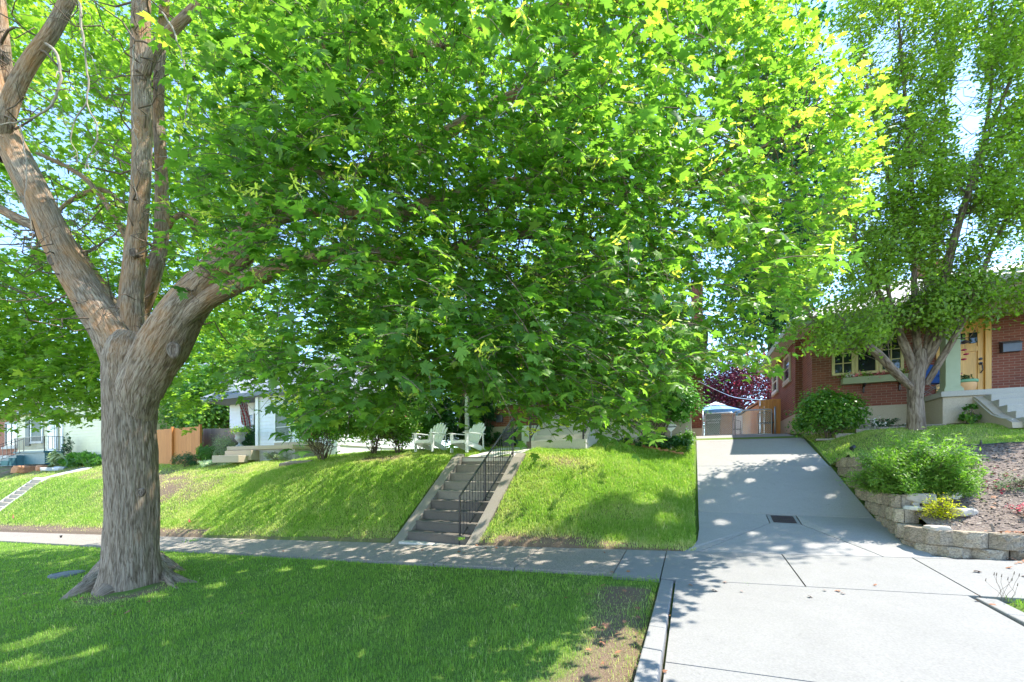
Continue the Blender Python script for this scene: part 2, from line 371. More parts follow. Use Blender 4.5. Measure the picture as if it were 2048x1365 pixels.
# ------------------------------------------------------------------ objects
def tag(o, label=None, cat=None, group=None, kind=None):
    if label: o['label'] = label
    if cat: o['category'] = cat
    if group: o['group'] = group
    if kind: o['kind'] = kind
    return o
def thing(name, label, cat, loc, group=None, rz=0):
    o = bpy.data.objects.new(name, None); COL.objects.link(o)
    o.location = tuple(float(q) for q in loc); o.rotation_euler = (0, 0, rz); o.empty_display_size = .2
    return tag(o, label, cat, group)
def origin(o):
    p = Vector((0, 0, 0))
    while o is not None:
        p = p + o.location; o = o.parent
    return np.array(p)
def put(name, me, mats, parent=None, loc=None):
    o = bpy.data.objects.new(name, me); COL.objects.link(o)
    for m in (mats if isinstance(mats, (list, tuple)) else [mats]): me.materials.append(M[m] if isinstance(m, str) else m)
    if parent is not None: o.parent = parent
    if loc is not None: o.location = tuple(float(q) for q in loc)
    return o
class MB:
    "collects shapes given in place (world metres) and links them as one mesh"
    def __init__(s): s.v = []; s.f = []; s.mi = []; s.m = 0; s.uv = None
    def mat(s, i): s.m = i; return s
    def add(s, vs, fs):
        k = len(s.v); s.v += [tuple(map(float, p)) for p in vs]
        for f in fs: s.f.append([k + i for i in f]); s.mi.append(s.m)
        return s
    def box(s, x0, x1, y0, y1, z0, z1, T=None):
        vs = [(x, y, z) for z in (z0, z1) for y in (y0, y1) for x in (x0, x1)]
        if T is not None: vs = [tuple(T @ Vector(p)) for p in vs]
        return s.add(vs, [(0, 2, 3, 1), (4, 5, 7, 6), (0, 1, 5, 4), (2, 6, 7, 3), (0, 4, 6, 2), (1, 3, 7, 5)])
    def prism(s, poly, z0, z1=None):
        "poly: (x, y) list, z0/z1 numbers or lists"
        n_ = len(poly); a = z0 if isinstance(z0, (list, tuple)) else [z0] * n_; b = z1 if isinstance(z1, (list, tuple)) else [z1] * n_
        vs = [(p[0], p[1], a[i]) for i, p in enumerate(poly)] + [(p[0], p[1], b[i]) for i, p in enumerate(poly)]
        fs = [tuple(range(n_))[::-1], tuple(range(n_, 2 * n_))] + [(i, (i + 1) % n_, n_ + (i + 1) % n_, n_ + i) for i in range(n_)]
        return s.add(vs, fs)
    def extr(s, pts, d):
        "polygon pts (3d) swept by vector d"
        n_ = len(pts); d = np.array(d, float)
        vs = [np.array(p, float) for p in pts]; vs = vs + [p + d for p in vs]
        return s.add(vs, [tuple(range(n_))[::-1], tuple(range(n_, 2 * n_))] + [(i, (i + 1) % n_, n_ + (i + 1) % n_, n_ + i) for i in range(n_)])
    def bar(s, a, b, wx, wy=None):
        a = Vector(a); b = Vector(b); wy = wx if wy is None else wy
        q = (b - a).normalized().to_track_quat('Z', 'Y').to_matrix()
        ln = (b - a).length; vs = []
        for z in (0, ln):
            for sx, sy in ((-1, -1), (1, -1), (1, 1), (-1, 1)): vs.append(tuple(a + q @ Vector((sx * wx / 2, sy * wy / 2, z))))
        return s.add(vs, [(3, 2, 1, 0), (4, 5, 6, 7)] + [(i, (i + 1) % 4, 4 + (i + 1) % 4, 4 + i) for i in range(4)])
    def tube(s, pts, r, n=8):
        pts = [Vector(tuple(map(float, p))) for p in pts]
        rs = r if isinstance(r, (list, tuple)) else [r] * len(pts)
        vs = []; up = None
        for i, p in enumerate(pts):
            d = (pts[min(i + 1, len(pts) - 1)] - pts[max(i - 1, 0)]).normalized()
            if up is None: up = d.orthogonal().normalized()
            up = (up - d * up.dot(d)).normalized(); sd = d.cross(up)
            for k in range(n):
                a = 2 * math.pi * k / n; vs.append(p + (up * math.cos(a) + sd * math.sin(a)) * rs[i])
        fs = [(i * n + k, i * n + (k + 1) % n, (i + 1) * n + (k + 1) % n, (i + 1) * n + k) for i in range(len(pts) - 1) for k in range(n)]
        fs += [tuple(range(n))[::-1], tuple(range((len(pts) - 1) * n, len(pts) * n))]
        return s.add(vs, fs)
    def lathe(s, c, prof, n=20, sq=1.0):
        vs = []
        for r, z in prof:
            for k in range(n):
                a = 2 * math.pi * k / n; vs.append((c[0] + r * math.cos(a), c[1] + r * sq * math.sin(a), c[2] + z))
        fs = [(i * n + k, i * n + (k + 1) % n, (i + 1) * n + (k + 1) % n, (i + 1) * n + k) for i in range(len(prof) - 1) for k in range(n)]
        fs += [tuple(range(n))[::-1], tuple(range((len(prof) - 1) * n, len(prof) * n))]
        return s.add(vs, fs)
    def build(s, name, mats, parent=None, loc=None, bevel=0, smooth=False):
        o0 = origin(parent) if parent is not None else np.zeros(3)
        l = np.array(loc, float) if loc is not None else np.zeros(3)
        v = np.array(s.v) - o0 - l
        me = bpy.data.meshes.new(name); me.from_pydata([tuple(p) for p in v], [], s.f)
        me.polygons.foreach_set('material_index', s.mi)
        # box-projected UV in metres
        uv = me.uv_layers.new(name='UVMap')
        W = np.array(s.v); arr = np.zeros(len(me.loops) * 2, dtype=np.float32)
        for p in me.polygons:
            nn = p.normal; ax = max(range(3), key=lambda q: abs(nn[q]))
            for li in p.loop_indices:
                q = W[me.loops[li].vertex_index]
                a, b_ = ((q[1], q[2]), (q[0], q[2]), (q[0], q[1]))[ax]
                arr[2 * li] = a + 50; arr[2 * li + 1] = b_ + 20
        uv.data.foreach_set('uv', arr)
        if smooth: me.polygons.foreach_set('use_smooth', [True] * len(me.polygons))
        me.update()
        o = put(name, me, mats, parent, loc)
        if bevel:
            b = o.modifiers.new('bevel', 'BEVEL'); b.width = bevel; b.segments = 2; b.limit_method = 'ANGLE'
        return o

def trimesh(name, V, Ft, tint=None, mi=None, smooth=False, extra=None, uv=None):
    "fast mesh from numpy arrays of vertices and triangles"
    me = bpy.data.meshes.new(name)
    V = np.ascontiguousarray(V, dtype=np.float32); Ft = np.ascontiguousarray(Ft, dtype=np.int32)
    me.vertices.add(len(V)); me.vertices.foreach_set('co', V.ravel())
    me.loops.add(Ft.size); me.loops.foreach_set('vertex_index', Ft.ravel())
    me.polygons.add(len(Ft)); me.polygons.foreach_set('loop_start', np.arange(0, Ft.size, Ft.shape[1], dtype=np.int32))
    if mi is not None: me.polygons.foreach_set('material_index', np.asarray(mi, dtype=np.int32))
    if smooth: me.polygons.foreach_set('use_smooth', np.ones(len(Ft), dtype=bool))
    if tint is not None:
        a = me.attributes.new('tint', 'FLOAT', 'POINT'); a.data.foreach_set('value', np.asarray(tint, dtype=np.float32))
    for k, arr in (extra or {}).items():
        a = me.attributes.new(k, 'FLOAT', 'POINT'); a.data.foreach_set('value', np.asarray(arr, dtype=np.float32))
    if uv is not None:
        l = me.uv_layers.new(name='UVMap'); l.data.foreach_set('uv', np.asarray(uv, dtype=np.float32)[Ft.ravel()].ravel())
    me.update(calc_edges=True)
    return me

# ------------------------------------------------------------------ leaves
def fan(outline, bend=0.0, fold=0.0):
    o = np.array(outline, float)
    P = np.vstack([[0, 0], o]); Z = -bend * (P[:, 1] ** 2 + P[:, 0] ** 2) + fold * np.abs(P[:, 0])
    V = np.column_stack([P, Z]); n_ = len(o)
    return V, np.array([[0, 1 + i, 1 + (i + 1) % n_] for i in range(n_)])
def mirror(h): return h + [(-x, y) for x, y in reversed(h) if abs(x) > 1e-6]
MAPLE = fan(mirror([(0, -.25), (.14, -.33), (.36, -.34), (.26, -.14), (.40, -.06), (.56, .12), (.36, .15), (.32, .28), (.14, .13), (.21, .36), (.10, .42), (0, .64)]), .45, .12)
_MO = mirror([(0, -.25), (.14, -.33), (.36, -.34), (.26, -.14), (.40, -.06), (.56, .12), (.36, .15), (.32, .28), (.14, .13), (.21, .36), (.10, .42), (0, .64)])
MAPLE_C = fan(_MO, .95, .38); MAPLE_D = fan(_MO, .15, -.28); MAPLE_W = fan([(x_ * 1.18, y_ * .9 + .05 * x_) for x_, y_ in _MO], .6, .05)
MAPLE_S = fan(mirror([(0, -.25), (.34, -.34), (.24, -.12), (.55, .12), (.30, .24), (.14, .14), (.20, .38), (0, .64)]), .45, .12)
OVATE = fan([(0, -.5), (.26, -.25), (.30, .05), (0, .55), (-.30, .05), (-.26, -.25)], .5, .25)
LANCE = fan([(0, -.5), (.14, -.1), (0, .6), (-.14, -.1)], .4, .2)
DIAM = fan([(0, -.5), (.3, 0), (0, .5), (-.3, 0)], .3, .2)
SAMARA = (np.array([[0, 0, 0], [.5, -.12, .02], [.62, .02, 0], [.3, .1, 0], [-.5, -.12, .02], [-.62, .02, 0], [-.3, .1, 0]]), np.array([[0, 1, 2], [0, 2, 3], [0, 5, 4], [0, 6, 5]]))
def unit(a): return a / np.maximum(np.linalg.norm(a, axis=-1, keepdims=True), 1e-9)
GAPS = []
def gap_ok(P):
    "False for leaves that would stand in one of the crown's openings towards the sun"
    ok = np.ones(len(P), bool); d = np.array(SD)
    for g, r_ in GAPS:
        v = P - g; h = v @ d; dist = np.linalg.norm(v - np.outer(h, d), axis=1)
        ok &= ~((dist < r_ * (.6 + .8 * vnoise(P[:, 0] * 1.0 + g[0] * 7, P[:, 1] + P[:, 2], 2.5, 88))) & (h > 0))
    return ok
class Leaves:
    def __init__(s, gaps=False): s.gaps = gaps; s.B = {}
    def add(s, tpl, pos, nrm, tip, size, tint, mi=0):
        pos = np.asarray(pos, float); N = len(pos)
        if N == 0: return
        b3 = lambda a: np.broadcast_to(np.asarray(a, float), (N, 3)); b1 = lambda a: np.broadcast_to(np.asarray(a, float), (N,))
        s.B.setdefault(id(tpl[0]), (tpl, []))[1].append((pos, b3(nrm), b3(tip), b1(size), b1(tint), b1(mi)))
    def build(s, name, mats, parent=None):
        o0 = origin(parent) if parent is not None else np.zeros(3)
        VV, FF, TT, MM, off = [], [], [], [], 0
        for (V, Fc), parts in s.B.values():
            pos, nrm, tip, sz, tint, mi = [np.concatenate([q[k] for q in parts]) for k in range(6)]
            if s.gaps and GAPS:
                k_ = gap_ok(pos); pos, nrm, tip, sz, tint, mi = pos[k_], nrm[k_], tip[k_], sz[k_], tint[k_], mi[k_]
            N = len(pos); nrm = unit(nrm); y = unit(tip - nrm * np.sum(tip * nrm, -1, keepdims=True)); x = np.cross(y, nrm); z = sz[:, None, None]
            P = pos[:, None, :] + z * (V[None, :, 0:1] * x[:, None, :] + V[None, :, 1:2] * y[:, None, :] + V[None, :, 2:3] * nrm[:, None, :])
            k = len(V); VV.append(P.reshape(-1, 3)); FF.append((Fc[None] + (np.arange(N) * k)[:, None, None] + off).reshape(-1, 3)); off += N * k
            TT.append(np.repeat(np.clip(tint, 0, 1), k)); MM.append(np.repeat(mi.astype(np.int32), len(Fc)))
        me = trimesh(name, np.vstack(VV) - o0, np.vstack(FF), np.concatenate(TT), np.concatenate(MM))
        return put(name, me, mats, parent)
def rdir(N): return unit(rng.normal(size=(N, 3)))

def curve_pts(P, Rr, step):
    "Catmull-Rom through nodes, resampled"
    P = np.array(P, float); Rr = np.array(Rr, float); out = []; ro = []
    n_ = len(P)
    for i in range(n_ - 1):
        p0 = P[max(i - 1, 0)]; p1 = P[i]; p2 = P[i + 1]; p3 = P[min(i + 2, n_ - 1)]
        k = max(2, int(np.linalg.norm(p2 - p1) / step))
        for j in range(k):
            t = j / k
            out.append(.5 * ((2 * p1) + (-p0 + p2) * t + (2 * p0 - 5 * p1 + 4 * p2 - p3) * t * t + (-p0 + 3 * p1 - 3 * p2 + p3) * t ** 3))
            ro.append(Rr[i] * (1 - t) + Rr[i + 1] * t)
    out.append(P[-1]); ro.append(Rr[-1])
    return np.array(out), np.array(ro)
def limb(P, Rr, nseg=48, step=.04, amp=.06, seed=0, flare=None, ridge=16):
    "bark-ridged tapering limb; returns V, F(quads), uv"
    C, r = curve_pts(P, Rr, step)
    T = unit(np.gradient(C, axis=0)); up = np.array([0.3, -1.0, .2]); V = []; UV = []; Lc = 0
    for i in range(len(C)):
        up = unit(up - T[i] * np.dot(up, T[i])); sd = np.cross(T[i], up)
        if i: Lc += np.linalg.norm(C[i] - C[i - 1])
        a = np.linspace(0, 2 * math.pi, nseg + 1)
        aa = a % (2 * math.pi)
        tw = Lc * .25
        k1 = np.abs(np.mod(vnoise((np.cos(aa) + 2) * r[i] * ridge, (np.sin(aa) + 2) * r[i] * ridge + Lc * 2.0, 1.0, seed) * 2, 2) - 1)
        k2 = vnoise((np.cos(aa) * 1.3 + 3), (np.sin(aa) * 1.3 + 3) + Lc * 1.1, 1.0, seed + 3)
        rad = r[i] * (1 + amp * (k1 - .5) + amp * 1.6 * (k2 - .5))
        if flare is not None: rad = rad * flare(a, Lc)
        V.append(C[i] + np.outer(rad * np.cos(a), up) + np.outer(rad * np.sin(a), sd))
        UV.append(np.column_stack([a * max(r.mean(), .02) + tw * 0, np.full(nseg + 1, Lc)]))
    n1 = nseg + 1; m = len(C)
    idx = np.arange(m * n1).reshape(m, n1)
    Fq = np.stack([idx[:-1, :-1], idx[:-1, 1:], idx[1:, 1:], idx[1:, :-1]], -1).reshape(-1, 4)
    return np.vstack(V), Fq, np.vstack(UV)
class Limbs:
    def __init__(s): s.V = []; s.F = []; s.U = []; s.n = 0
    def add(s, *a, **k):
        V, Fq, U = limb(*a, **k); s.V.append(V); s.F.append(Fq + s.n); s.U.append(U); s.n += len(V); return s
    def build(s, name, mat, parent=None):
        o0 = origin(parent) if parent is not None else np.zeros(3)
        me = trimesh(name, np.vstack(s.V) - o0, np.vstack(s.F), smooth=True, uv=np.vstack(s.U))
        return put(name, me, mat, parent)
class Twigs:
    "many thin 4-sided twigs"
    def __init__(s): s.V = []; s.F = []; s.n = 0
    def add(s, pts, r0, r1, n=4):
        P = np.array(pts, float); m = len(P); T = unit(np.gradient(P, axis=0))
        up = np.array([.2, .3, 1.0]); a = np.linspace(0, 2 * math.pi, n, endpoint=False)
        rr = np.linspace(r0, r1, m); V = []
        for i in range(m):
            u = up - T[i] * np.dot(up, T[i])
            if np.linalg.norm(u) < .05: u = np.array([1, 0, 0]) - T[i] * T[i][0]
            u = unit(u); sd = np.cross(T[i], u)
            V.append(P[i] + rr[i] * (np.outer(np.cos(a), u) + np.outer(np.sin(a), sd)))
        idx = np.arange(m * n).reshape(m, n); nx = np.roll(idx, -1, axis=1)
        s.F.append(np.stack([idx[:-1], nx[:-1], nx[1:], idx[1:]], -1).reshape(-1, 4) + s.n)
        s.V.append(np.vstack(V)); s.n += m * n
    def wig(s, a, b, r0, r1, k=5, w=.1, sag=0):
        a = np.array(a, float); b = np.array(b, float); t = np.linspace(0, 1, k)[:, None]
        P = a + (b - a) * t + rng.normal(size=(k, 3)) * w * np.linalg.norm(b - a) * np.sin(t * math.pi) * .5
        P[:, 2] -= sag * np.sin(t[:, 0] * math.pi)
        P[0] = a; P[-1] = b; s.add(P, r0, r1); return P
    def build(s, name, mat, parent=None):
        o0 = origin(parent) if parent is not None else np.zeros(3)
        me = trimesh(name, np.vstack(s.V) - o0, np.vstack(s.F), smooth=True)
        return put(name, me, mat, parent)

# ================================================================== SETTING
def dry(s, t):
    "0 = lush lawn, 1 = bare soil"
    s = np.asarray(s, float); t = np.asarray(t, float)
    d = .22 * vnoise(s, t, .8, 1) + .14 * vnoise(s, t, 3, 2) + .30 * np.clip(vnoise(s, t, .45, 12) - .45, 0, 1)
    # bare strip beside the apron's kerb
    k = np.exp(-((s + .68) / .36) ** 2) * ((t > .5) & (t < 5.2)) * (.55 + .9 * vnoise(s, t, 1.6, 3))
    d = d + .8 * k
    d = d + .55 * np.exp(-((np.hypot(s - PX(266, 1172, 6.2)[0], t - PX(266, 1172, 6.2)[1]) - .45) / .2) ** 2) * (t < 5.5)
    # scruffy foot of the bank
    d = d + .75 * np.exp(-((t - 7.0) / .22) ** 2) * (.35 + .65 * (s < -13) + .5 * (s > -3.5)) * (t > 6.8)
    d = d + .7 * np.exp(-((t - 8.9) / .8) ** 2 - ((s + 20.5) / 4) ** 2) * (.5 + vnoise(s, t, .9, 8))
    d = d + .5 * np.exp(-((t - 9.55) / .35) ** 2 - ((s + 3.0) / .9) ** 2)
    d = d + .35 * np.exp(-((t - 7.9) / .35) ** 2 - ((s + 1.5) / .5) ** 2)
    d = d + .45 * np.exp(-((t - 9.9) / .5) ** 2) * ((s < -6.2) & (s > -11)) * vnoise(s, t, 2, 4) * 1.6
    d = d + .25 * ((t > 9.5) & (s < -13)) + .12 * ((t > 6.8) & (s < -2))
    return np.clip(d, 0, 1)

def sheet(name, ss, ts, fz, mat, extra=None):
    S_, T_ = np.meshgrid(ss, ts, indexing='ij'); Z_ = fz(S_, T_)
    V = np.column_stack([S_.ravel(), T_.ravel(), Z_.ravel()])
    idx = np.arange(len(ss) * len(ts)).reshape(len(ss), len(ts))
    Fq = np.stack([idx[:-1, :-1], idx[1:, :-1], idx[1:, 1:], idx[:-1, 1:]], -1).reshape(-1, 4)
    ex = {k: f(S_.ravel(), T_.ravel()) for k, f in (extra or {}).items()}
    me = trimesh(name, V, Fq, smooth=True, extra=ex)
    return tag(put(name, me, mat), kind='structure')
def gz_sheet(S_, T_):
    z = G(S_, T_)
    paved = ((T_ > 5.46) & (T_ < 6.9)) | ((S_ > -.42) & (S_ < 2.72) & (T_ < 5.55)) | ((S_ > -.12) & (S_ < 2.88) & (T_ > 6.8) & (T_ < 21))
    stair = (S_ > -6.0) & (S_ < -3.85) & (T_ > 6.7) & (T_ < 9.32)
    z = z - .035 * paved - np.where(stair, .35, 0)
    z = z - np.where((S_ > 3.0) & (T_ > 7.1), .35, 0)
    z = z - np.where(T_ < -1.5, .12, 0)
    z = z - np.where((S_ < -31.95) & (S_ > -33.25) & (T_ > 7) & (T_ < 9.35), .5, 0)
    return z
near_s = np.concatenate([np.arange(-300, -60, 20), np.arange(-60, -34, 1.0), np.arange(-34, -31, .1), np.arange(-31, -14, .35), np.arange(-14, -6.1, .16), np.arange(-6.05, 3.2, .06), np.arange(3.2, 12, .3), np.arange(12, 60, 4), [60, 150, 300]])
near_t = np.concatenate([[-60, -20, -8], np.arange(-4, 1, .4), np.arange(1, 5.3, .12), np.arange(5.3, 10.8, .06), np.arange(10.8, 16, .25), np.arange(16, 30, 1.5), [30, 45, 80, 150, 300]])
sheet('ground', near_s, near_t, gz_sheet, 'lawn', {'dry': dry})
def yard_grass(s, t):
    g = (t > 10.55 + .25 * (vnoise(s, t, 1.2, 4) - .5) - .02 * (s - 4)) | ((s < 3.95 + .3 * (vnoise(s, t, 2, 3) - .5)) & (t > 9.6))
    return g.astype(float)
sheet('yard', np.concatenate([np.arange(2.93, 10, .07), np.arange(10, 16, .5)]), np.concatenate([np.arange(7.03, 14, .07), np.arange(14, 30, 1.0)]), lambda a, b: GY(a, b) - .02 * (a < 3.05), 'mulch', {'grass': yard_grass})
sheet('yard_edge', np.arange(2.84, 3.02, .08), np.arange(10.9, 26, .1), lambda a, b: GY(a, b), 'mulch', {'grass': lambda a, b: np.ones(len(a))})

def inset(poly, d):
    n_ = len(poly); out = []
    ar = sum(poly[i][0] * poly[(i + 1) % n_][1] - poly[(i + 1) % n_][0] * poly[i][1] for i in range(n_))
    sg = 1 if ar > 0 else -1
    for i in range(n_):
        p0 = np.array(poly[i - 1]); p1 = np.array(poly[i]); p2 = np.array(poly[(i + 1) % n_])
        d1 = (p1 - p0) / np.linalg.norm(p1 - p0); d2 = (p2 - p1) / np.linalg.norm(p2 - p1)
        n1 = np.array([-d1[1], d1[0]]) * sg; n2 = np.array([-d2[1], d2[0]]) * sg
        k = n1 + n2; k = k / max(.3, np.dot(k, k) / 2); out.append(tuple(p1 + k * d))
    return out
def paving(name, polys, zf, mat, lift=.02, gap=.006, th=.09, label=None):
    mb = MB()
    for poly in polys:
        p = inset(poly, gap)
        zt = [float(zf(a, b)) + lift for a, b in p]
        mb.prism(p, [z - th for z in zt], zt)
    o = mb.build(name, mat); tag(o, label, None, None, 'structure')
    return o
def rect(a, b, c, d): return [(a, c), (b, c), (b, d), (a, d)]
# old sidewalk (dark, rough) on the left, new concrete by the driveway
old = []; x = -1.0
while x > -70: old.append(rect(x - 1.5, x, 5.62, 6.86)); x -= 1.5
paving('sidewalk', old, G, 'conc_old', gap=.008)
new = [rect(-1.0, -.38, 5.5, 6.86), rect(-.38, 1.17, 5.5, 6.86), rect(1.17, 2.59, 5.5, 6.86)]
x = 2.59
while x < 14: new.append(rect(x, x + 1.42, 5.5, 6.86)); x += 1.42
paving('sidewalk_new', new, G, 'conc_new', gap=.008)
# apron down to the street
ap = [rect(-.2, 2.5, 3.37, 5.5), rect(-.2, 2.5, .9, 3.37), rect(-.2, 2.5, -1.6, .9)]
paving('apron', ap, G, 'conc_new', gap=.006)
# driveway slabs
D = G
dl = [(-.13, 6.86), (.0, 7.05), (.07, 7.35), (.1, 7.9), (.1, 8.8)]
p_left = [(.09, 6.86), (1.25, 8.35), (1.25, 8.8)] + dl[::-1]
p_mid = [(.09, 6.86), (2.31, 6.86), (1.72, 8.35), (1.25, 8.35)]
p_right = [(2.31, 6.86), (3.0, 6.86), (2.85, 7.0), (2.86, 8.8), (1.72, 8.8), (1.72, 8.35)]
paving('driveway', [p_left, p_mid, p_right, rect(.1, 2.84, 8.8, 11.2), rect(.1, 2.82, 11.2, 13.4), rect(.1, 2.82, 13.4, 15.6), rect(.1, 2.82, 15.6, 17.8), rect(.1, 2.82, 17.8, 21)], D, 'conc_drive', gap=.007)
# white walk at the head of the stairs, and the neighbour's walk far left
paving('path', [rect(-5.72, -4.1, 9.33, 9.75), rect(-5.5, -4.1, 9.75, 11.2)], G, 'conc_white', lift=.025)
paving('path_neighbour', [rect(-33.2, -32.0, 9.32 + k * .95, 10.27 + k * .95) for k in range(2)], G, 'conc_white', lift=.05)
# street behind the camera
sheet('street', np.array([-120., -60, 0, 60, 120]), np.array([-16., -8, -1.9]), lambda a, b: Bs(a) - .102 - .05 * 5.5 - .05 * 1.6 - .1 + 0 * b, 'asphalt')
# kerbs of the driveway apron (real steps that fade out at the sidewalk)
def kerb(name, s0, s1, flip, t1, lab):
    mb = MB(); ts = [5.44, 5.0, 4.4, 3.9, 3.42, 3.38, 2.6, 1.6, .6, -.6, -1.5]
    hs = [.03, .035, .05, .075, .095, .11, .13, .14, .15, .15, .15]
    for i in range(len(ts) - 1):
        if ts[i] - ts[i + 1] < .05: continue
        a, b = ts[i], ts[i + 1]; ha, hb = hs[i], hs[i + 1]; w0, w1 = (s0, s1)
        za0 = float(G(w0, a)); zb0 = float(G(w0, b))
        inn = -.018 if not flip else .018
        top0, top1 = (w0, w1 + inn) if not flip else (w0 + inn, w1)
        vs = [(w0, b, zb0 - .2), (w1, b, zb0 - .2), (w1, a, za0 - .2), (w0, a, za0 - .2),
              (top0, b, zb0 + hb), (top1, b, zb0 + hb), (top1, a, za0 + ha), (top0, a, za0 + ha)]
        mb.add(vs, [(3, 2, 1, 0), (4, 5, 6, 7), (0, 1, 5, 4), (1, 2, 6, 5), (2, 3, 7, 6), (3, 0, 4, 7)])
    o = mb.build(name, 'conc_new', bevel=.012); tag(o, kind='structure')
kerb('kerb_left', -.37, -.205, False, 0, '')
kerb('kerb_right', 2.505, 2.68, True, 0, '')

# ------------------------------------------------------------------ grass blades
def blades(name, N, sr, tr, dens_near, h0, w0, label, zf=G, keep=None, tall=None, seg2=True, tbias=0.0):
    s = rng.uniform(sr[0], sr[1], N); t = rng.uniform(tr[0], tr[1], N)
    ok = np.ones(N, bool)
    z_ = FW[0] * s + FW[1] * t; u_ = (RT[0] * s + RT[1] * t) / np.maximum(z_, .1)
    ok &= (z_ > 1.2) & (np.abs(u_) < 1.36)
    ok &= rng.random(N) < np.clip((dens_near / np.maximum(z_, .1)) ** 1.7, 0, 1)
    if keep is not None: ok &= keep(s, t)
    dd = dry(s, t) if zf is G else np.full(N, .35) + .3 * vnoise(s, t, 1, 2)
    thin = np.clip((dd - .45) * 2.0, 0, .97)
    ok &= rng.random(N) > thin
    s, t, z_, dd = s[ok], t[ok], z_[ok], dd[ok]; n_ = len(s)
    z = zf(s, t)
    ang = rng.uniform(0, 2 * math.pi, n_); lean = rng.uniform(.1, .75, n_)
    cl = vnoise(s, t, 6, 21); h = h0 * (.55 + .9 * rng.random(n_) + (rng.random(n_) < .04) * .7) * (.65 + .7 * cl) * (1 - .35 * dd)
    wd = w0 * (.7 + .6 * rng.random(n_)) * np.clip(z_ / 4.0, 1, 2.6)
    dx, dy = np.cos(ang), np.sin(ang); px, py = -dy, dx
    base = np.column_stack([s, t, z - .01])
    out = np.column_stack([dx, dy, np.zeros(n_)]); side = np.column_stack([px, py, np.zeros(n_)])
    upv = np.array([0, 0, 1.0])
    tip = base + out * (h * lean)[:, None] + upv * (h * (1 - .35 * lean))[:, None]
    mid = base + out * (h * lean * .3)[:, None] + upv * (h * .62)[:, None]
    V = np.stack([base - side * wd[:, None] / 2, base + side * wd[:, None] / 2, mid + side * wd[:, None] * .4, mid - side * wd[:, None] * .4, tip], 1)
    k = np.arange(n_)[:, None, None] * 5
    F_ = (np.array([[0, 1, 2], [0, 2, 3], [3, 2, 4]])[None] + k).reshape(-1, 3)
    tint = np.clip(.12 + tbias + .5 * dd + .25 * (vnoise(s, t, 2.2, 31) - .4) + rng.normal(0, .12, n_) + (rng.random(n_) < .06) * .35, 0, 1)
    me = trimesh(name, V.reshape(-1, 3), F_, np.repeat(tint, 5))
    o = put(name, me, 'grass'); return tag(o, label, 'grass', None, 'stuff')
base_st = PX(266, 1172, 6.2)[:2]
def keep_strip(s, t):
    return (t < 5.52 + .05 * vnoise(s, t, 4, 2)) & ((s < -.40) | (s > 2.76)) & (np.hypot((s - base_st[0]), (t - base_st[1])) > .35)
def keep_bank(s, t):
    k = (t > 6.88 + .06 * vnoise(s, t, 3, 7)) & ~((s > -6.0) & (s < -3.85) & (t < 9.45)) & ~((s > -5.6) & (s < -4.0) & (t < 11.2)) & (s < .02 + .05 * vnoise(s, t, 5, 1))
    k &= ~((s > -33.4) & (s < -31.85) & (t < 11.25))
    return k
blades('grass', 1000000, (-26, 7), (.8, 5.6), 3.2, .050, .0036, 'short green mown grass of the park strip between sidewalk and street', keep=keep_strip, tbias=.12)
blades('grass', 1000000, (-16, .1), (6.85, 13.2), 6.5, .075, .0042, 'yellow green grass on the sloping bank in front of the brick house', keep=keep_bank, tbias=.26)
blades('grass', 500000, (-42, -12), (6.85, 14), 11, .085, .005, 'sunlit patchy grass on the neighbour\'s lawn behind the trunk', keep=keep_bank, tbias=.24)
blades('grass', 330000, (2.86, 11), (9.4, 13.9), 7, .05, .0036, 'thin dry grass of the raised yard under the pear tree', zf=GY, keep=lambda s, t: (yard_grass(s, t) > .5), tbias=.2)

# ================================================================== STAIRS, RAIL, RETAINING WALL
st = thing('garden_stairs', 'worn grey concrete stairs climbing the grass bank, with sloping side curbs', 'stairs', (-4.92, 7.0, float(G(-4.92, 6.9))))
z0 = float(G(-4.92, 6.88)) - .01; z1 = .28; nr = 9
for i in range(nr):
    t0 = 7.06 + i * .285; zt = z0 + (z1 - z0) * (i + 1) / nr
    mb = MB(); x0, x1 = -5.70, -4.15; ks = 14
    vs = []
    for k in range(ks + 1):
        xx = x0 + (x1 - x0) * k / ks
        j = (vnoise(k * .9, i * 3.3, 1, 3) - .5) * .014; q = (vnoise(k * .7, i * 5.1, 1, 9) - .5) * .012
        zb = z0 - .1 if i == 0 else zt - .26
        vs += [(xx, t0 + j, zb), (xx, t0 + j + .004, zt - .045), (xx, t0 + j - .006, zt - .03 + q * .3), (xx, t0 + j, zt - .008 + q), (xx, t0 + .02, zt + q), (xx, t0 + .36, zt)]
    fs = []
    for k in range(ks):
        for r_ in range(5): fs.append((k * 6 + r_, (k + 1) * 6 + r_, (k + 1) * 6 + r_ + 1, k * 6 + r_ + 1))
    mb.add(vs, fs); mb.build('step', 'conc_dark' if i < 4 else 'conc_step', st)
mb = MB().prism([(-5.72, 6.78), (-4.1, 6.78), (-4.1, 7.08), (-5.72, 7.08)], z0 - .12, [z0 + .035, z0 + .04, z0 + .02, z0 + .02])
mb.build('landing', 'conc_white', st, bevel=.01)
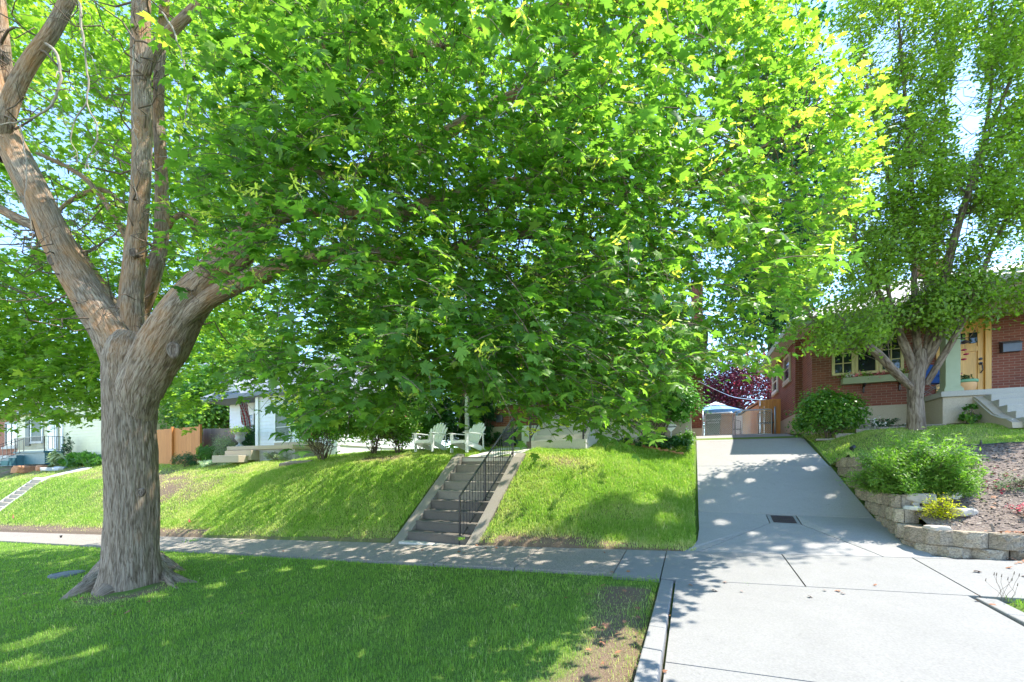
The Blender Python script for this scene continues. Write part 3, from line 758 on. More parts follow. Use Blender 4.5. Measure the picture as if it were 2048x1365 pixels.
for a, b in ((-5.96, -5.70), (-4.15, -3.90)):
    mb = MB(); n_ = 12; ts = np.linspace(6.80, 9.5, n_); vs = []
    for k, t in enumerate(ts):
        f = np.clip((t - 6.98) / (9.40 - 6.98), 0, 1); zt = z0 + .06 + (z1 - z0 + .02) * f - (.10 if k == 0 else 0)
        jj = (vnoise(k * 1.3, a * 7, 1, 2) - .5) * .02
        vs += [(a, t, zt - .6), (a + jj, t, zt + .02 + jj), (b, t, zt + jj * .5), (b, t, zt - .6)]
    fs = [(k * 4 + q, k * 4 + (q + 1) % 4, (k + 1) * 4 + (q + 1) % 4, (k + 1) * 4 + q) for k in range(n_ - 1) for q in range(4)] + [(0, 1, 2, 3), tuple(range(4 * n_ - 4, 4 * n_))[::-1]]
    mb.add(vs, fs); mb.build('side_curb', 'conc_step', st)
st2 = thing('garden_stairs', 'pale concrete stairs with white side curbs on the neighbour\'s bank at the far left', 'stairs', (-32.6, 7.2, float(G(-32.6, 7.0))))
za, zb2 = float(G(-32.6, 7.0)), float(G(-32.6, 9.35)) + .05
for i in range(12):
    zt = za + (zb2 - za) * (i + 1) / 12; MB().box(-33.2, -32.0, 7.15 + i * .185, 7.15 + i * .185 + .24, za - .2, zt).build('step', 'conc_tan', st2)
for a, b in ((-33.42, -33.2), (-32.0, -31.78)):
    MB().add([(x, t, z_) for x in (a, b) for t, z_ in ((7.0, za - .3), (9.5, zb2 - .6), (9.75, zb2 - .3), (9.75, zb2 + .06), (9.4, zb2 + .12), (7.15, za + .2), (7.0, za + .1))], [(6, 5, 4, 3, 2, 1, 0), (7, 8, 9, 10, 11, 12, 13)] + [(k, (k + 1) % 7, 7 + (k + 1) % 7, 7 + k) for k in range(7)]).build('side_curb', 'conc_white', st2)
# handrail
hr = thing('handrail', 'black wrought iron handrail with twisted balusters on the garden stairs', 'handrail', (-4.36, 7.08, z0))
PB = lambda y, z_, t: None
def hz(t): return np.interp(t, [7.08, 9.36], [z0 + .02, z1 + .02])
hs = lambda t: np.interp(t, [7.08, 9.36], [-4.38, -4.20])
tops = {7.08: z0 + 1.03, 8.05: -.66 + 1.0, 9.36: z1 + .98}
topz = lambda t: np.interp(t, [7.08, 7.25, 9.36], [z0 + 1.02, z0 + 1.16, z1 + .98])
for t in (7.08, 8.05, 9.36):
    MB().bar((hs(t), t, hz(t) - .12), (hs(t), t, topz(t)), .034).build('post', 'black', hr, bevel=.003)
MB().bar((hs(7.08), 7.08, topz(7.08)), (hs(7.25), 7.25, topz(7.25)), .04, .022).bar((hs(7.25), 7.25, topz(7.25)), (hs(9.36), 9.36, topz(9.36)), .04, .022).build('top_rail', 'black', hr, bevel=.003)
MB().bar((hs(7.1), 7.1, hz(7.1) + .10), (hs(9.35), 9.35, hz(9.35) + .10), .03, .02).build('bottom_rail', 'black', hr)
for t in np.arange(7.22, 9.3, .108):
    if min(abs(t - 8.05), 9) < .04: continue
    a = np.array([float(hs(t)), t, float(hz(t)) + .10]); b = np.array([float(hs(t)), t, float(topz(t)) - .02])
    mb = MB(); n_ = 15; vs = []
    for k in range(n_):
        p = a + (b - a) * k / (n_ - 1); f = k / (n_ - 1)
        an = math.sin(max(0, min(1, (f - .15) / .7)) * math.pi) * 0 + (f * 9 if .15 < f < .85 else 0)
        wd = .007 if not (.3 < f < .36 or .62 < f < .68) else .012
        for q in range(4): vs.append((p[0] + wd * math.cos(an + q * math.pi / 2), p[1] + wd * math.sin(an + q * math.pi / 2), p[2]))
    mb.add(vs, [(k * 4 + q, k * 4 + (q + 1) % 4, k * 4 + 4 + (q + 1) % 4, k * 4 + 4 + q) for k in range(n_ - 1) for q in range(4)]).build('baluster', 'black', hr)
for t in (7.12, 8.1):
    MB().tube([(hs(t), t, hz(t) + .07), (hs(t) + .12, t - .02, hz(t) + .05), (hs(t) + .28, t - .02, hz(t) + .06)], .009, 6).build('brace', 'black', hr)

rw = thing('retaining_wall', 'low retaining wall of split face concrete blocks around the mulch bed', 'retaining wall', (2.75, 7.0, -1.2))
path = [(2.88, 11.1), (2.87, 10), (2.84, 8.8), (2.78, 8.0), (2.70, 7.5), (2.73, 7.18), (2.95, 6.99), (3.3, 6.94), (12.0, 6.97)]
pp = np.array(path); seg = np.r_[0, np.cumsum(np.linalg.norm(np.diff(pp, axis=0), axis=1))]
def on(d): return np.array([np.interp(d, seg, pp[:, 0]), np.interp(d, seg, pp[:, 1])])
BW = .345
for row in range(0, 9):
    ztop = -.82 - .205 + .205 * row
    d = BW * (.5 if row % 2 else 0.05); cnt = 0
    while d < seg[-1] - 4.5:
        a, b = on(d), on(d + BW - .014); c = (a + b) / 2; dv = unit(b - a); nv = np.array([dv[1], -dv[0]]) * -1
        # outward = towards the drive / sidewalk
        if nv[1] > 0 and dv[0] > .5: nv = -nv
        if dv[1] < -.5: nv = np.array([-abs(nv[0]), nv[1]])
        base = float(G(c[0] - .1, min(c[1], 11)))
        start = {0: 99, 1: 99, 2: 7.6, 3: 7.72}.get(row, 8.4)
        t_ok = (row <= 1) or (c[1] > start and c[0] < 2.95 and (row < 4 or ztop < float(GY(3.15, c[1])) + .10))
        if t_ok and ztop > base + .035 and ztop - .205 < base + .85:
            back = .012 * row; wd = float(np.linalg.norm(b - a)); h = .2
            if row == 3 and c[1] < 8.0: h = .2
            mb = MB(); cols = [(-wd / 2, .085), (-wd / 2 + .04, .04), (-wd / 2 + .085, .004), (-wd / 6, -.004), (0, -.006), (wd / 6, -.004), (wd / 2 - .085, .004), (wd / 2 - .04, .04), (wd / 2, .085)]
            lv = [0, .012, .06, .11, .16, h - .012, h]; vs = []
            for zi, zz in enumerate(lv):
                for ci, (cx, cy) in enumerate(cols):
                    jn = (rnd.random() - .5) * .034 if 0 < ci < 8 and 0 < zi < 6 else 0
                    ed = .008 if zi in (0, 6) else 0
                    p2 = c + dv * cx - nv * (cy + jn + ed - back * 0 + .0) + nv * 0
                    vs.append((p2[0], p2[1], ztop - h + zz + (rnd.random() - .5) * .003))
            nc = len(cols); fs = [(r_ * nc + q, r_ * nc + q + 1, (r_ + 1) * nc + q + 1, (r_ + 1) * nc + q) for r_ in range(len(lv) - 1) for q in range(nc - 1)]
            k0 = len(vs); bk = [c + dv * (wd / 2 - .03) - nv * .27, c - dv * (wd / 2 - .03) - nv * .27]
            for zz in (0, h):
                for p2 in bk: vs.append((p2[0], p2[1], ztop - h + zz))
            topi = [6 * nc + q for q in range(nc)]; boti = [q for q in range(nc)]
            fs += [tuple(topi + [k0 + 2, k0 + 3]), tuple((boti + [k0, k0 + 1])[::-1]), (nc - 1, k0, k0 + 2, 7 * nc - 1), (0, 6 * nc, k0 + 3, k0 + 1), (k0, k0 + 1, k0 + 3, k0 + 2)]
            mb.add(vs, fs); mb.build('block', 'block', rw); cnt += 1
        d += BW

# ================================================================== HOUSES
def gable(mb, x0, x1, y0, y1, ze, zr, along='x', ov=.45, th=.14):
    "two roof slopes with overhang"
    if along == 'x':
        ym = (y0 + y1) / 2; sl = (zr - ze) / (ym - y0)
        for sg, ya in ((-1, y0 - ov), (1, y1 + ov)):
            za = ze - sl * ov
            mb.extr([(x0 - ov, ya, za), (x0 - ov, ym, zr), (x0 - ov, ym, zr + th), (x0 - ov, ya, za + th)], (x1 - x0 + 2 * ov, 0, 0))
    else:
        xm = (x0 + x1) / 2; sl = (zr - ze) / (xm - x0)
        for sg, xa in ((-1, x0 - ov), (1, x1 + ov)):
            za = ze - sl * ov
            mb.extr([(xa, y0 - ov, za), (xm, y0 - ov, zr), (xm, y0 - ov, zr + th), (xa, y0 - ov, za + th)], (0, y1 - y0 + 2 * ov, 0))
    return mb
def hip(mb, x0, x1, y0, y1, ze, zr, ov=.45, th=.16):
    x0 -= ov; x1 += ov; y0 -= ov; y1 += ov; m = min(x1 - x0, y1 - y0) / 2
    if x1 - x0 > y1 - y0: a, b = (x0 + m, (y0 + y1) / 2), (x1 - m, (y0 + y1) / 2)
    else: a, b = ((x0 + x1) / 2, y0 + m), ((x0 + x1) / 2, y1 - m)
    vs = [(x0, y0, ze), (x1, y0, ze), (x1, y1, ze), (x0, y1, ze), (x0, y0, ze + th), (x1, y0, ze + th), (x1, y1, ze + th), (x0, y1, ze + th), (a[0], a[1], zr), (b[0], b[1], zr)]
    if x1 - x0 > y1 - y0: fs = [(4, 5, 9, 8), (5, 6, 9), (6, 7, 8, 9), (7, 4, 8)]
    else: fs = [(4, 5, 8), (5, 6, 9, 8), (6, 7, 9), (7, 4, 8, 9)]
    fs += [(3, 2, 1, 0), (0, 1, 5, 4), (1, 2, 6, 5), (2, 3, 7, 6), (3, 0, 4, 7)]
    return mb.add(vs, fs)
def window(par, ax, c0, c1, z0, z1, pl, out, frame='white', mull=(1, 1), fw=.07, pane='glass', fname='window', depth_=.05):
    "framed window in a wall plane; ax 'x': wall along X at Y=pl facing out (-1 = -Y); ax 'y': wall along Y at X=pl"
    mb = MB(); pr = MB()
    def B(m, a, b, za, zb, d0, d1):
        p0, p1 = sorted((pl + out * d0, pl + out * d1))
        if ax == 'x': m.box(a, b, p0, p1, za, zb)
        else: m.box(p0, p1, a, b, za, zb)
    B(mb, c0, c1, z0, z0 + fw, -.01, depth_ + .02); B(mb, c0, c1, z1 - fw, z1, -.01, depth_)
    B(mb, c0, c0 + fw, z0 + fw, z1 - fw, -.01, depth_); B(mb, c1 - fw, c1, z0 + fw, z1 - fw, -.01, depth_)
    nx, nz = mull
    for k in range(1, nx): a = c0 + fw + (c1 - c0 - 2 * fw) * k / nx; B(mb, a - .012, a + .012, z0 + fw, z1 - fw, .0, depth_ - .012)
    for k in range(1, nz): a = z0 + fw + (z1 - z0 - 2 * fw) * k / nz; B(mb, c0 + fw, c1 - fw, a - .012, a + .012, .0, depth_ - .015)
    w_ = mb.build(fname, frame, par)
    B(pr, c0 + fw * .6, c1 - fw * .6, z0 + fw * .6, z1 - fw * .6, -.02, .012)
    pr.build('pane', pane, w_)
    return w_
def clap(mb, ax, c0, c1, z0, z1, pl, out, h=.115):
    z = z0
    while z < z1 - .01:
        zb = min(z + h, z1); q = [(pl + out * .022, z), (pl + out * .004, zb), (pl - out * .03, zb), (pl - out * .03, z)]
        if ax == 'x': mb.extr([(c0, a, b) for a, b in q], (c1 - c0, 0, 0))
        else: mb.extr([(a, c0, b) for a, b in q], (0, c1 - c0, 0))
        z += h
# ---- red brick house on the right
h1 = thing('brick_house', 'dark red brick house with honey wood door and raised concrete porch on the right', 'house', (3.1, 13.9, .9))
MB().box(3.12, 5.43, 13.88, 15.1, .5, 1.66).box(2.90, 14, 14.98, 19.3, .5, 1.66).box(5.3, 14, 14.83, 15.05, .5, 1.66).build('foundation', 'conc_tan', h1)
# front bay wall with its window opening
mb = MB()
WZ0, WZ1, WX0, WX1 = 2.55, 3.76, 3.55, 5.09
mb.box(3.10, WX0, 13.9, 15, 1.66, 4.0).box(WX1, 5.45, 13.9, 15, 1.66, 4.0).box(WX0, WX1, 13.9, 15, 1.66, WZ0).box(WX0, WX1, 13.9, 15, WZ1, 4.0)
mb.box(2.92, 3.10, 15.0, 19.2, 1.66, 4.0).box(3.10, 14, 15.0, 19.2, 1.66, 3.99)
mb.build('wall', 'brick_red', h1)
mb = MB(); mb.box(5.45, 6.1, 14.8, 15.0, 1.66, 4.0).box(7.16, 14, 14.8, 15.0, 1.66, 4.0).box(6.1, 7.16, 14.8, 15.0, 3.9, 4.0)
mb.build('entry_wall', 'brick_red', h1)
pw = (WX1 - WX0) / 3
for k in range(3):
    window(h1, 'x', WX0 + pw * k + .004, WX0 + pw * (k + 1) - .004, WZ0, WZ1, 13.93, -1, 'cream_trim', (2, 4) if k != 1 else (1, 1), .065)
for (xa, xb, ya, yb, fr) in ((1571, 1580, 724, 775, 'soffit'), (1546.5, 1557, 742, 802, 'white')):
    ta, tb = TX(xa, 2.92), TX(xb, 2.92); c = (ta + tb) / 2; ww = .5
    window(h1, 'y', c - ww, c + ww, 2.85, 3.75, 2.92, -1, fr, (1, 2), .08)
    MB().box(2.86, 2.93, c - ww - .06, c + ww + .06, 2.79, 2.848).build('sill', 'soffit', h1)
mb = MB(); hip(mb, 2.92, 14, 13.9, 19.2, 4.0, 5.9, .4, .16); mb.build('roof', 'roof_pale', h1)
MB().box(2.50, 14.5, 13.485, 13.497, 3.97, 4.17).box(2.50, 2.517, 13.497, 19.6, 3.97, 4.17).build('fascia', 'greenpaint', h1)
MB().box(2.53, 14, 13.51, 19.58, 3.975, 3.998).build('soffit', 'soffit', h1)
MB().box(6.6, 7.3, 16.8, 17.5, 4.6, 6.5).build('chimney', 'brick_warm', h1)
fb = MB().extr([(3.75, 13.9, 2.44), (3.75, 13.66, 2.44), (3.75, 13.71, 2.27), (3.75, 13.9, 2.27)], (1.45, 0, 0)).build('flower_box', 'greenpaint', h1, bevel=.006)
for x_ in (4.23, 4.98):
    MB().extr([(x_, 13.9, 2.265), (x_, 13.74, 2.265), (x_, 13.74, 2.235), (x_, 13.86, 2.18), (x_, 13.87, 2.05), (x_, 13.9, 2.03)], (.035, 0, 0)).build('bracket', 'black', fb)
# porch
pb = MB(); pb.box(5.41, 9.6, 12.86, 14.9, .5, 1.66); pb.build('porch_base', 'conc_tan', h1, bevel=.01)
MB().box(5.36, 9.65, 12.80, 14.9, 1.66, 1.79).build('porch_slab', 'conc_porch', h1, bevel=.012)
for k in range(5):
    MB().box(6.08, 8.9, 12.80 - .25 * (k + 1), 12.82 - .25 * k, .8, 1.79 - .155 * (k + 1) + .0).build('step', 'conc_porch', h1, bevel=.01)
MB().extr([(5.93, 12.86, .8), (5.93, 12.86, 1.64), (5.93, 12.7, 1.56), (5.93, 12.15, 1.16), (5.93, 11.62, .92), (5.93, 11.6, .8)], (.148, 0, 0)).build('side_curb', 'conc_tan', h1)
MB().tube([(5.925, 12.85, 1.6), (5.92, 12.6, 1.43), (5.93, 12.45, 1.3), (5.92, 12.2, 1.14), (5.925, 11.9, 1.03), (5.93, 11.6, .98)], [.006, .012, .012, .016, .012, .014], 5).build('crack', 'conc_white', h1)
cl = MB().box(5.47, 5.73, 12.88, 13.14, 1.90, 4.0).box(5.43, 5.77, 12.84, 13.18, 1.79, 1.86).box(5.45, 5.75, 12.86, 13.16, 1.86, 1.90).build('column', 'greenpaint', h1, bevel=.006)
MB().box(8.9, 9.16, 12.88, 13.14, 1.79, 4.0).build('column', 'greenpaint', h1, bevel=.006)
MB().box(5.3, 9.5, 12.8, 13.2, 3.92, 4.12).box(5.3, 5.6, 13.2, 14.8, 3.92, 4.12).build('beam', 'soffit', h1)
mb = MB(); hip(mb, 5.3, 9.5, 12.8, 16, 4.12, 5.0, .35, .12); mb.build('porch_roof', 'roof_pale', h1)
dr = MB().box(6.16, 7.04, 14.84, 14.9, 1.80, 3.84).build('door', 'door', h1)
MB().box(6.08, 6.16, 14.76, 14.9, 1.79, 3.9).box(7.04, 7.16, 14.76, 14.9, 1.79, 3.9).box(6.08, 7.16, 14.76, 14.9, 3.84, 3.93).build('door_frame', 'door', h1, bevel=.006)
mb = MB()
for a, b, c, d in ((6.16, 6.28, 1.8, 3.84), (6.92, 7.04, 1.8, 3.84), (6.28, 6.92, 1.8, 2.02), (6.28, 6.92, 3.1, 3.24), (6.28, 6.92, 3.7, 3.84), (6.57, 6.65, 2.02, 3.1)): mb.box(a, b, 14.815, 14.842, c, d)
mb.build('door_panel', 'door', dr, bevel=.004)
for a in (6.30, 6.53, 6.76): MB().box(a, a + .15, 14.81, 14.835, 3.32, 3.6).build('pane', 'glass', dr)
MB().lathe((6.97, 14.80, 2.86), [(.03, -.012), (.03, .012)], 12).tube([(6.97, 14.81, 2.76), (6.97, 14.78, 2.76)], .036, 10).tube([(6.97, 14.78, 2.76), (6.97, 14.74, 2.70), (6.985, 14.74, 2.58), (6.96, 14.78, 2.50)], .013, 8).tube([(6.97, 14.81, 2.88), (6.97, 14.785, 2.88)], .034, 12).build('handle', 'black', dr)
# ---- brick house in the middle, behind the chairs
h2 = thing('brick_house', 'warm brick house with tan foundation and concrete porch steps behind the white chairs', 'house', (-4, 12.9, .7))
MB().box(-8.02, -.03, 12.88, 24, .4, 1.45).build('foundation', 'conc_tan', h2)
MB().box(-8, -.05, 12.9, 24, 1.45, 4.0).build('wall', 'brick_warm', h2)
MB().box(-.05, .36, 17, 18.4, 1.50, 7.2).build('chimney', 'brick_warm', h2)
MB().box(-.05, .40, 16.96, 18.44, .9, 1.50).build('chimney_base', 'conc_tan', h2)
mb = MB(); gable(mb, -8, -.05, 12.9, 24, 4.0, 7.3, 'y', .45); mb.build('roof', 'roof_brown', h2)
mb = MB(); mb.add([(-8, 12.9, 4), (-.05, 12.9, 4), (-4.02, 12.9, 7.2), (-8, 13.1, 4), (-.05, 13.1, 4), (-4.02, 13.1, 7.2)], [(0, 1, 2), (5, 4, 3), (0, 3, 4, 1), (1, 4, 5, 2), (2, 5, 3, 0)]); mb.build('gable', 'white_siding', h2)
window(h2, 'x', -7.2, -5.6, 2.2, 3.6, 12.9, -1, 'white', (2, 2), .08)
window(h2, 'x', -2.0, -.7, 2.2, 3.6, 12.9, -1, 'white', (2, 2), .08)
d2 = MB().box(-4.0, -3.1, 12.84, 12.92, 1.86, 3.9).build('door', 'white', h2); MB().box(-3.95, -3.9, 12.78, 12.84, 2.8, 2.9).build('handle', 'black', d2)
MB().box(-4.35, -1.35, 12.15, 12.9, .5, 1.72).build('porch', 'conc_white', h2, bevel=.01)
MB().box(-5.12, -4.36, 12.10, 12.9, .5, 1.36).build('porch_wall', 'white', h2, bevel=.01)
for k in range(7):
    MB().box(-4.2, -2.62, 12.17 - .235 * (7 - k) + .1, 12.2 - .235 * (6 - k) + .1, .5, .66 + .165 * (k + .6)).build('step', 'conc_white', h2, bevel=.008)
for x_ in (-4.28, -2.72):
    ra = MB().bar((x_, 10.75, .66), (x_, 10.75, 1.6), .04).bar((x_, 12.2, 1.72), (x_, 12.2, 2.65), .035).bar((x_, 10.75, 1.58), (x_, 12.2, 2.63), .04, .025).bar((x_, 10.76, .82), (x_, 12.2, 1.86), .03, .02).build('railing', 'black', h2)
    mb = MB()
    for k in range(1, 11): f = k / 11; mb.bar((x_, 10.75 + 1.45 * f, .82 + 1.04 * f), (x_, 10.75 + 1.45 * f, 1.58 + 1.05 * f), .014)
    mb.build('balusters', 'black', ra)
MB().box(-4.36, -4.18, 10.66, 10.84, .5, .74).build('footing', 'conc_dark', h2)
MB().box(-6.42, -6.18, 12.84, 12.9, 1.62, 1.86).build('meter_box', 'pewter', h2)
# ---- white clapboard house
h3 = thing('clapboard_house', 'white clapboard house with blue grey roof and stone steps, behind the rose shrubs', 'house', (-18.7, 12.3, .4))
mb = MB(); clap(mb, 'x', -18.7, -13.6, .95, 3.3, 12.3, -1, .17); clap(mb, 'y', 12.3, 20, .95, 3.3, -13.6, 1, .17); mb.box(-18.68, -13.62, 12.33, 20, .4, 3.3); mb.build('wall', 'white_siding', h3)
mb = MB(); clap(mb, 'x', -22.4, -18.7, .95, 3.3, 13.2, -1, .17); mb.box(-22.38, -18.7, 13.23, 20, .4, 3.3); mb.build('wall', 'white_siding', h3)
MB().box(-18.82, -18.62, 12.22, 12.36, .5, 3.3).build('corner_board', 'white', h3)
MB().box(-13.70, -13.52, 12.22, 12.36, .5, 3.3).build('corner_board', 'white', h3)
window(h3, 'x', -21.1, -20.35, 1.75, 2.75, 13.18, -1, 'white', (2, 4), .07)
window(h3, 'x', -17.5, -16.4, 1.1, 2.55, 12.27, -1, 'white', (1, 2), .09, 'curtain')
mb = MB(); hip(mb, -22.4, -13.6, 12.3, 20, 3.3, 6.3, .4, .18); mb.build('roof', 'roof_grey', h3)
mb = MB(); gable(mb, -21.6, -19.6, 12.2, 15, 3.55, 4.5, 'y', .25, .1); mb.build('dormer_roof', 'roof_grey', h3)
mb = MB(); mb.add([(-21.75, 12.3, 3.40), (-19.45, 12.3, 3.40), (-20.6, 12.3, 4.45), (-21.75, 14, 3.4), (-19.45, 14, 3.4), (-20.6, 14, 4.45)], [(0, 1, 2), (5, 4, 3), (0, 3, 4, 1), (1, 4, 5, 2), (2, 5, 3, 0)]); mb.build('dormer', 'white_siding', h3)
MB().box(-18.9, -14.6, 11.0, 12.3, .75, .92).build('terrace', 'conc_tan', h3, bevel=.015)
MB().box(-17.2, -14.7, 11.15, 12.3, .2, .75).build('terrace_wall', 'urn', h3)
MB().box(-16.6, -14.5, 11.6, 12.3, .92, 1.07).build('step', 'conc_tan', h3, bevel=.01)
MB().box(-18.7, -16.9, 10.8, 11.2, .3, .72).build('step', 'conc_tan', h3, bevel=.015)
MB().box(-18.9, -17.1, 10.4, 10.82, .2, .50).build('step', 'conc_tan', h3, bevel=.015)
# ---- cream house with teal porch, far left
h4 = thing('cream_house', 'cream clapboard house with teal porch and dark railing at the far left', 'house', (-43, 12.5, .3))
mb = MB(); clap(mb, 'x', -47.7, -38.6, 1.0, 4.2, 12.5, -1, .2); mb.box(-47.7, -38.6, 12.53, 22, .3, 4.2); mb.build('wall', 'cream_siding', h4)
mb = MB(); clap(mb, 'x', -38.6, -31.5, .75, 4.2, 12.1, -1, .2); clap(mb, 'y', 12.1, 22, .75, 4.2, -31.5, 1, .2); mb.box(-38.6, -31.53, 12.13, 22, .3, 4.2); mb.build('wall', 'cream_siding', h4)
MB().box(-38.75, -38.5, 12.02, 12.15, .6, 4.2).build('corner_board', 'white', h4)
MB().box(-38.6, -31.5, 12.0, 12.2, .2, .75).build('foundation', 'teal', h4)
window(h4, 'x', SX(60, 12.4), SX(84, 12.4), 1.75, 3.7, 12.45, -1, 'white', (1, 1), .16, 'curtain')
MB().box(SX(51, 12.4), SX(58.5, 12.4), 12.38, 12.46, 1.6, 3.75).build('shutter', 'shutter', h4)
d4 = MB().box(SX(97, 12.4), SX(114, 12.4), 12.36, 12.46, 1.1, 3.35).build('door', 'white', h4)
MB().box(SX(99.5, 12.4), SX(111, 12.4), 12.34, 12.37, 1.35, 3.2).build('pane', 'glass', d4)
MB().box(SX(117, 12.4), SX(127, 12.4), 12.36, 12.46, 2.85, 3.15).build('mailbox', 'pewter', h4)
MB().box(-43.2, -38.4, 11.2, 12.5, .2, .95).build('porch_base', 'teal', h4)
MB().box(-43.3, -38.3, 11.12, 12.5, .95, 1.08).build('porch_slab', 'teal', h4, bevel=.01)
for k in range(4): MB().box(-43.1, -41.7, 11.2 - .34 * (k + 1), 11.22 - .34 * k, .1, .95 - .19 * (k + .7)).build('step', 'teal', h4)
def railing(par, pts, h, sp, z=None, r=.022):
    mb = MB(); bb = MB()
    for a, b in zip(pts[:-1], pts[1:]):
        a = np.array(a, float); b = np.array(b, float); n_ = max(2, int(np.linalg.norm((b - a)[:2]) / sp))
        mb.bar(a + [0, 0, h], b + [0, 0, h], r * 1.4).bar(a + [0, 0, .1], b + [0, 0, .1], r)
        for k in range(n_ + 1): p = a + (b - a) * k / n_; bb.bar(p + [0, 0, 0 if k in (0, n_) else .1], p + [0, 0, h], r if k not in (0, n_) else r * 1.5)
    o = mb.build('railing', 'black', par); bb.build('balusters', 'black', o)
railing(h4, [(-43.2, 11.18, 1.08), (-38.35, 11.18, 1.08), (-38.35, 12.4, 1.08)], .95, .17)
railing(h4, [(-43.15, 11.18, 1.0), (-43.15, 9.9, .22)], .95, .17)
railing(h4, [(-41.65, 11.18, 1.0), (-41.65, 9.9, .22)], .95, .17)
mb = MB(); gable(mb, -47.7, -31.5, 12.5, 22, 4.2, 7.4, 'x', .4); mb.build('roof', 'roof_grey', h4)
# ---- orange brick house beyond it
h5 = thing('brick_house', 'orange brick house with dark sash window at the left edge', 'house', (-52, 13, .3))
MB().box(-62, -47.9, 12.6, 24, .9, 4.3).build('wall', 'brick_orange', h5)
MB().box(-62.05, -47.85, 12.55, 24, .1, .95).build('foundation', 'stone_white', h5)
window(h5, 'x', SX(9, 12.5), SX(34, 12.5), 1.6, 3.6, 12.56, -1, 'pewter', (2, 2), .14)
MB().box(SX(6, 12.5), SX(36, 12.5), 12.4, 12.6, 1.45, 1.6).build('sill', 'stone_white', h5)
mb = MB(); hip(mb, -62, -47.9, 12.6, 24, 4.3, 7.4, .5); mb.build('roof', 'roof_brown', h5)

# ================================================================== FENCES, GATE, YARD THINGS
def GP(x, y, z0=1.0, z1=70):
    "where the line of sight through a pixel meets the ground"
    for z in np.arange(z0, z1, .02):
        p = PX(x, y, z)
        if p[2] <= GZ(p[0], p[1]): return np.array([p[0], p[1], GZ(p[0], p[1])])
    return PX(x, y, z1)
def fence(label, x0, y0, x1, y1, zb, zt0, zt1, mat, posts=(), pw=.14, dog=False):
    t_ = thing('wood_fence', label, 'fence', (x0, y0, zb))
    a = np.array([x0, y0]); b = np.array([x1, y1]); ln = np.linalg.norm(b - a); dv = (b - a) / ln; nv = np.array([-dv[1], dv[0]])
    n_ = int(ln / pw); mb = MB()
    for k in range(n_):
        p = a + dv * (k * pw); q = a + dv * ((k + 1) * pw - .006); zt = zt0 + (zt1 - zt0) * k / n_ + rnd.uniform(-.008, .008)
        mb.prism([tuple(p), tuple(q), tuple(q + nv * .02), tuple(p + nv * .02)], zb, zt)
    mb.build('boards', mat, t_)
    mb = MB()
    for f in (.25, .85): 
        za, zc = zb + (zt0 - zb) * f, zb + (zt1 - zb) * f
        mb.add([(*(a + nv * .022), za), (*(b + nv * .022), zc), (*(b + nv * .06), zc), (*(a + nv * .06), za), (*(a + nv * .022), za + .09), (*(b + nv * .022), zc + .09), (*(b + nv * .06), zc + .09), (*(a + nv * .06), za + .09)], [(3, 2, 1, 0), (4, 5, 6, 7), (0, 1, 5, 4), (1, 2, 6, 5), (2, 3, 7, 6), (3, 0, 4, 7)])
    mb.build('rail', mat, t_)
    for f in posts:
        c = a + dv * ln * f - nv * .05; zt = zt0 + (zt1 - zt0) * f + .08
        MB().box(c[0] - .05, c[0] + .05, c[1] - .05, c[1] + .05, zb, zt).build('post', mat, t_, bevel=.006)
    return t_
fence('orange stained cedar fence between the cream house and the old grey fence', SX(296, 11.7), 11.7, SX(403, 11.7), 11.7, .1, 2.0, 2.03, 'fence_orange', (0, .5, 1))
fence('weathered grey board fence behind the variegated shrub', SX(406, 12.3), 12.3, SX(478, 12.3), 12.3, .1, 2.0, 1.9, 'fence_old', ())
fc = thing('wood_fence', 'new honey coloured cedar fence beside the driveway gate', 'fence', (2.25, 17.2, 1.1))
mb = MB()
for k in range(5): mb.box(2.27 + k * .128, 2.27 + k * .128 + .122, 17.2, 17.225, 1.1, 2.48)
mb.build('front_boards', 'fence_new', fc)
mb = MB(); n_ = 64
for k in range(n_): mb.box(2.235, 2.26, 17.2 + k * .145, 17.2 + k * .145 + .139, 1.1, 2.48 + .5 * k / n_)
mb.build('side_boards', 'fence_new', fc)
mb = MB()
for k in range(0, 30): mb.lathe((2.215, 17.5 + k * .3, 2.36 + .5 * (k * .3 + .3) / 9.3), [(.012, -.03), (.02, 0), (.004, .03)], 6).tube([(2.22, 17.35 + k * .3, 2.42 + .5 * k * .3 / 9.3), (2.215, 17.5 + k * .3, 2.39 + .5 * (k * .3) / 9.3), (2.22, 17.65 + k * .3, 2.42 + .5 * k * .3 / 9.3)], .006, 4)
tag(mb.build('string_lights', 'dark'), 'dark string lights strung along the top of the honey fence', 'string lights')
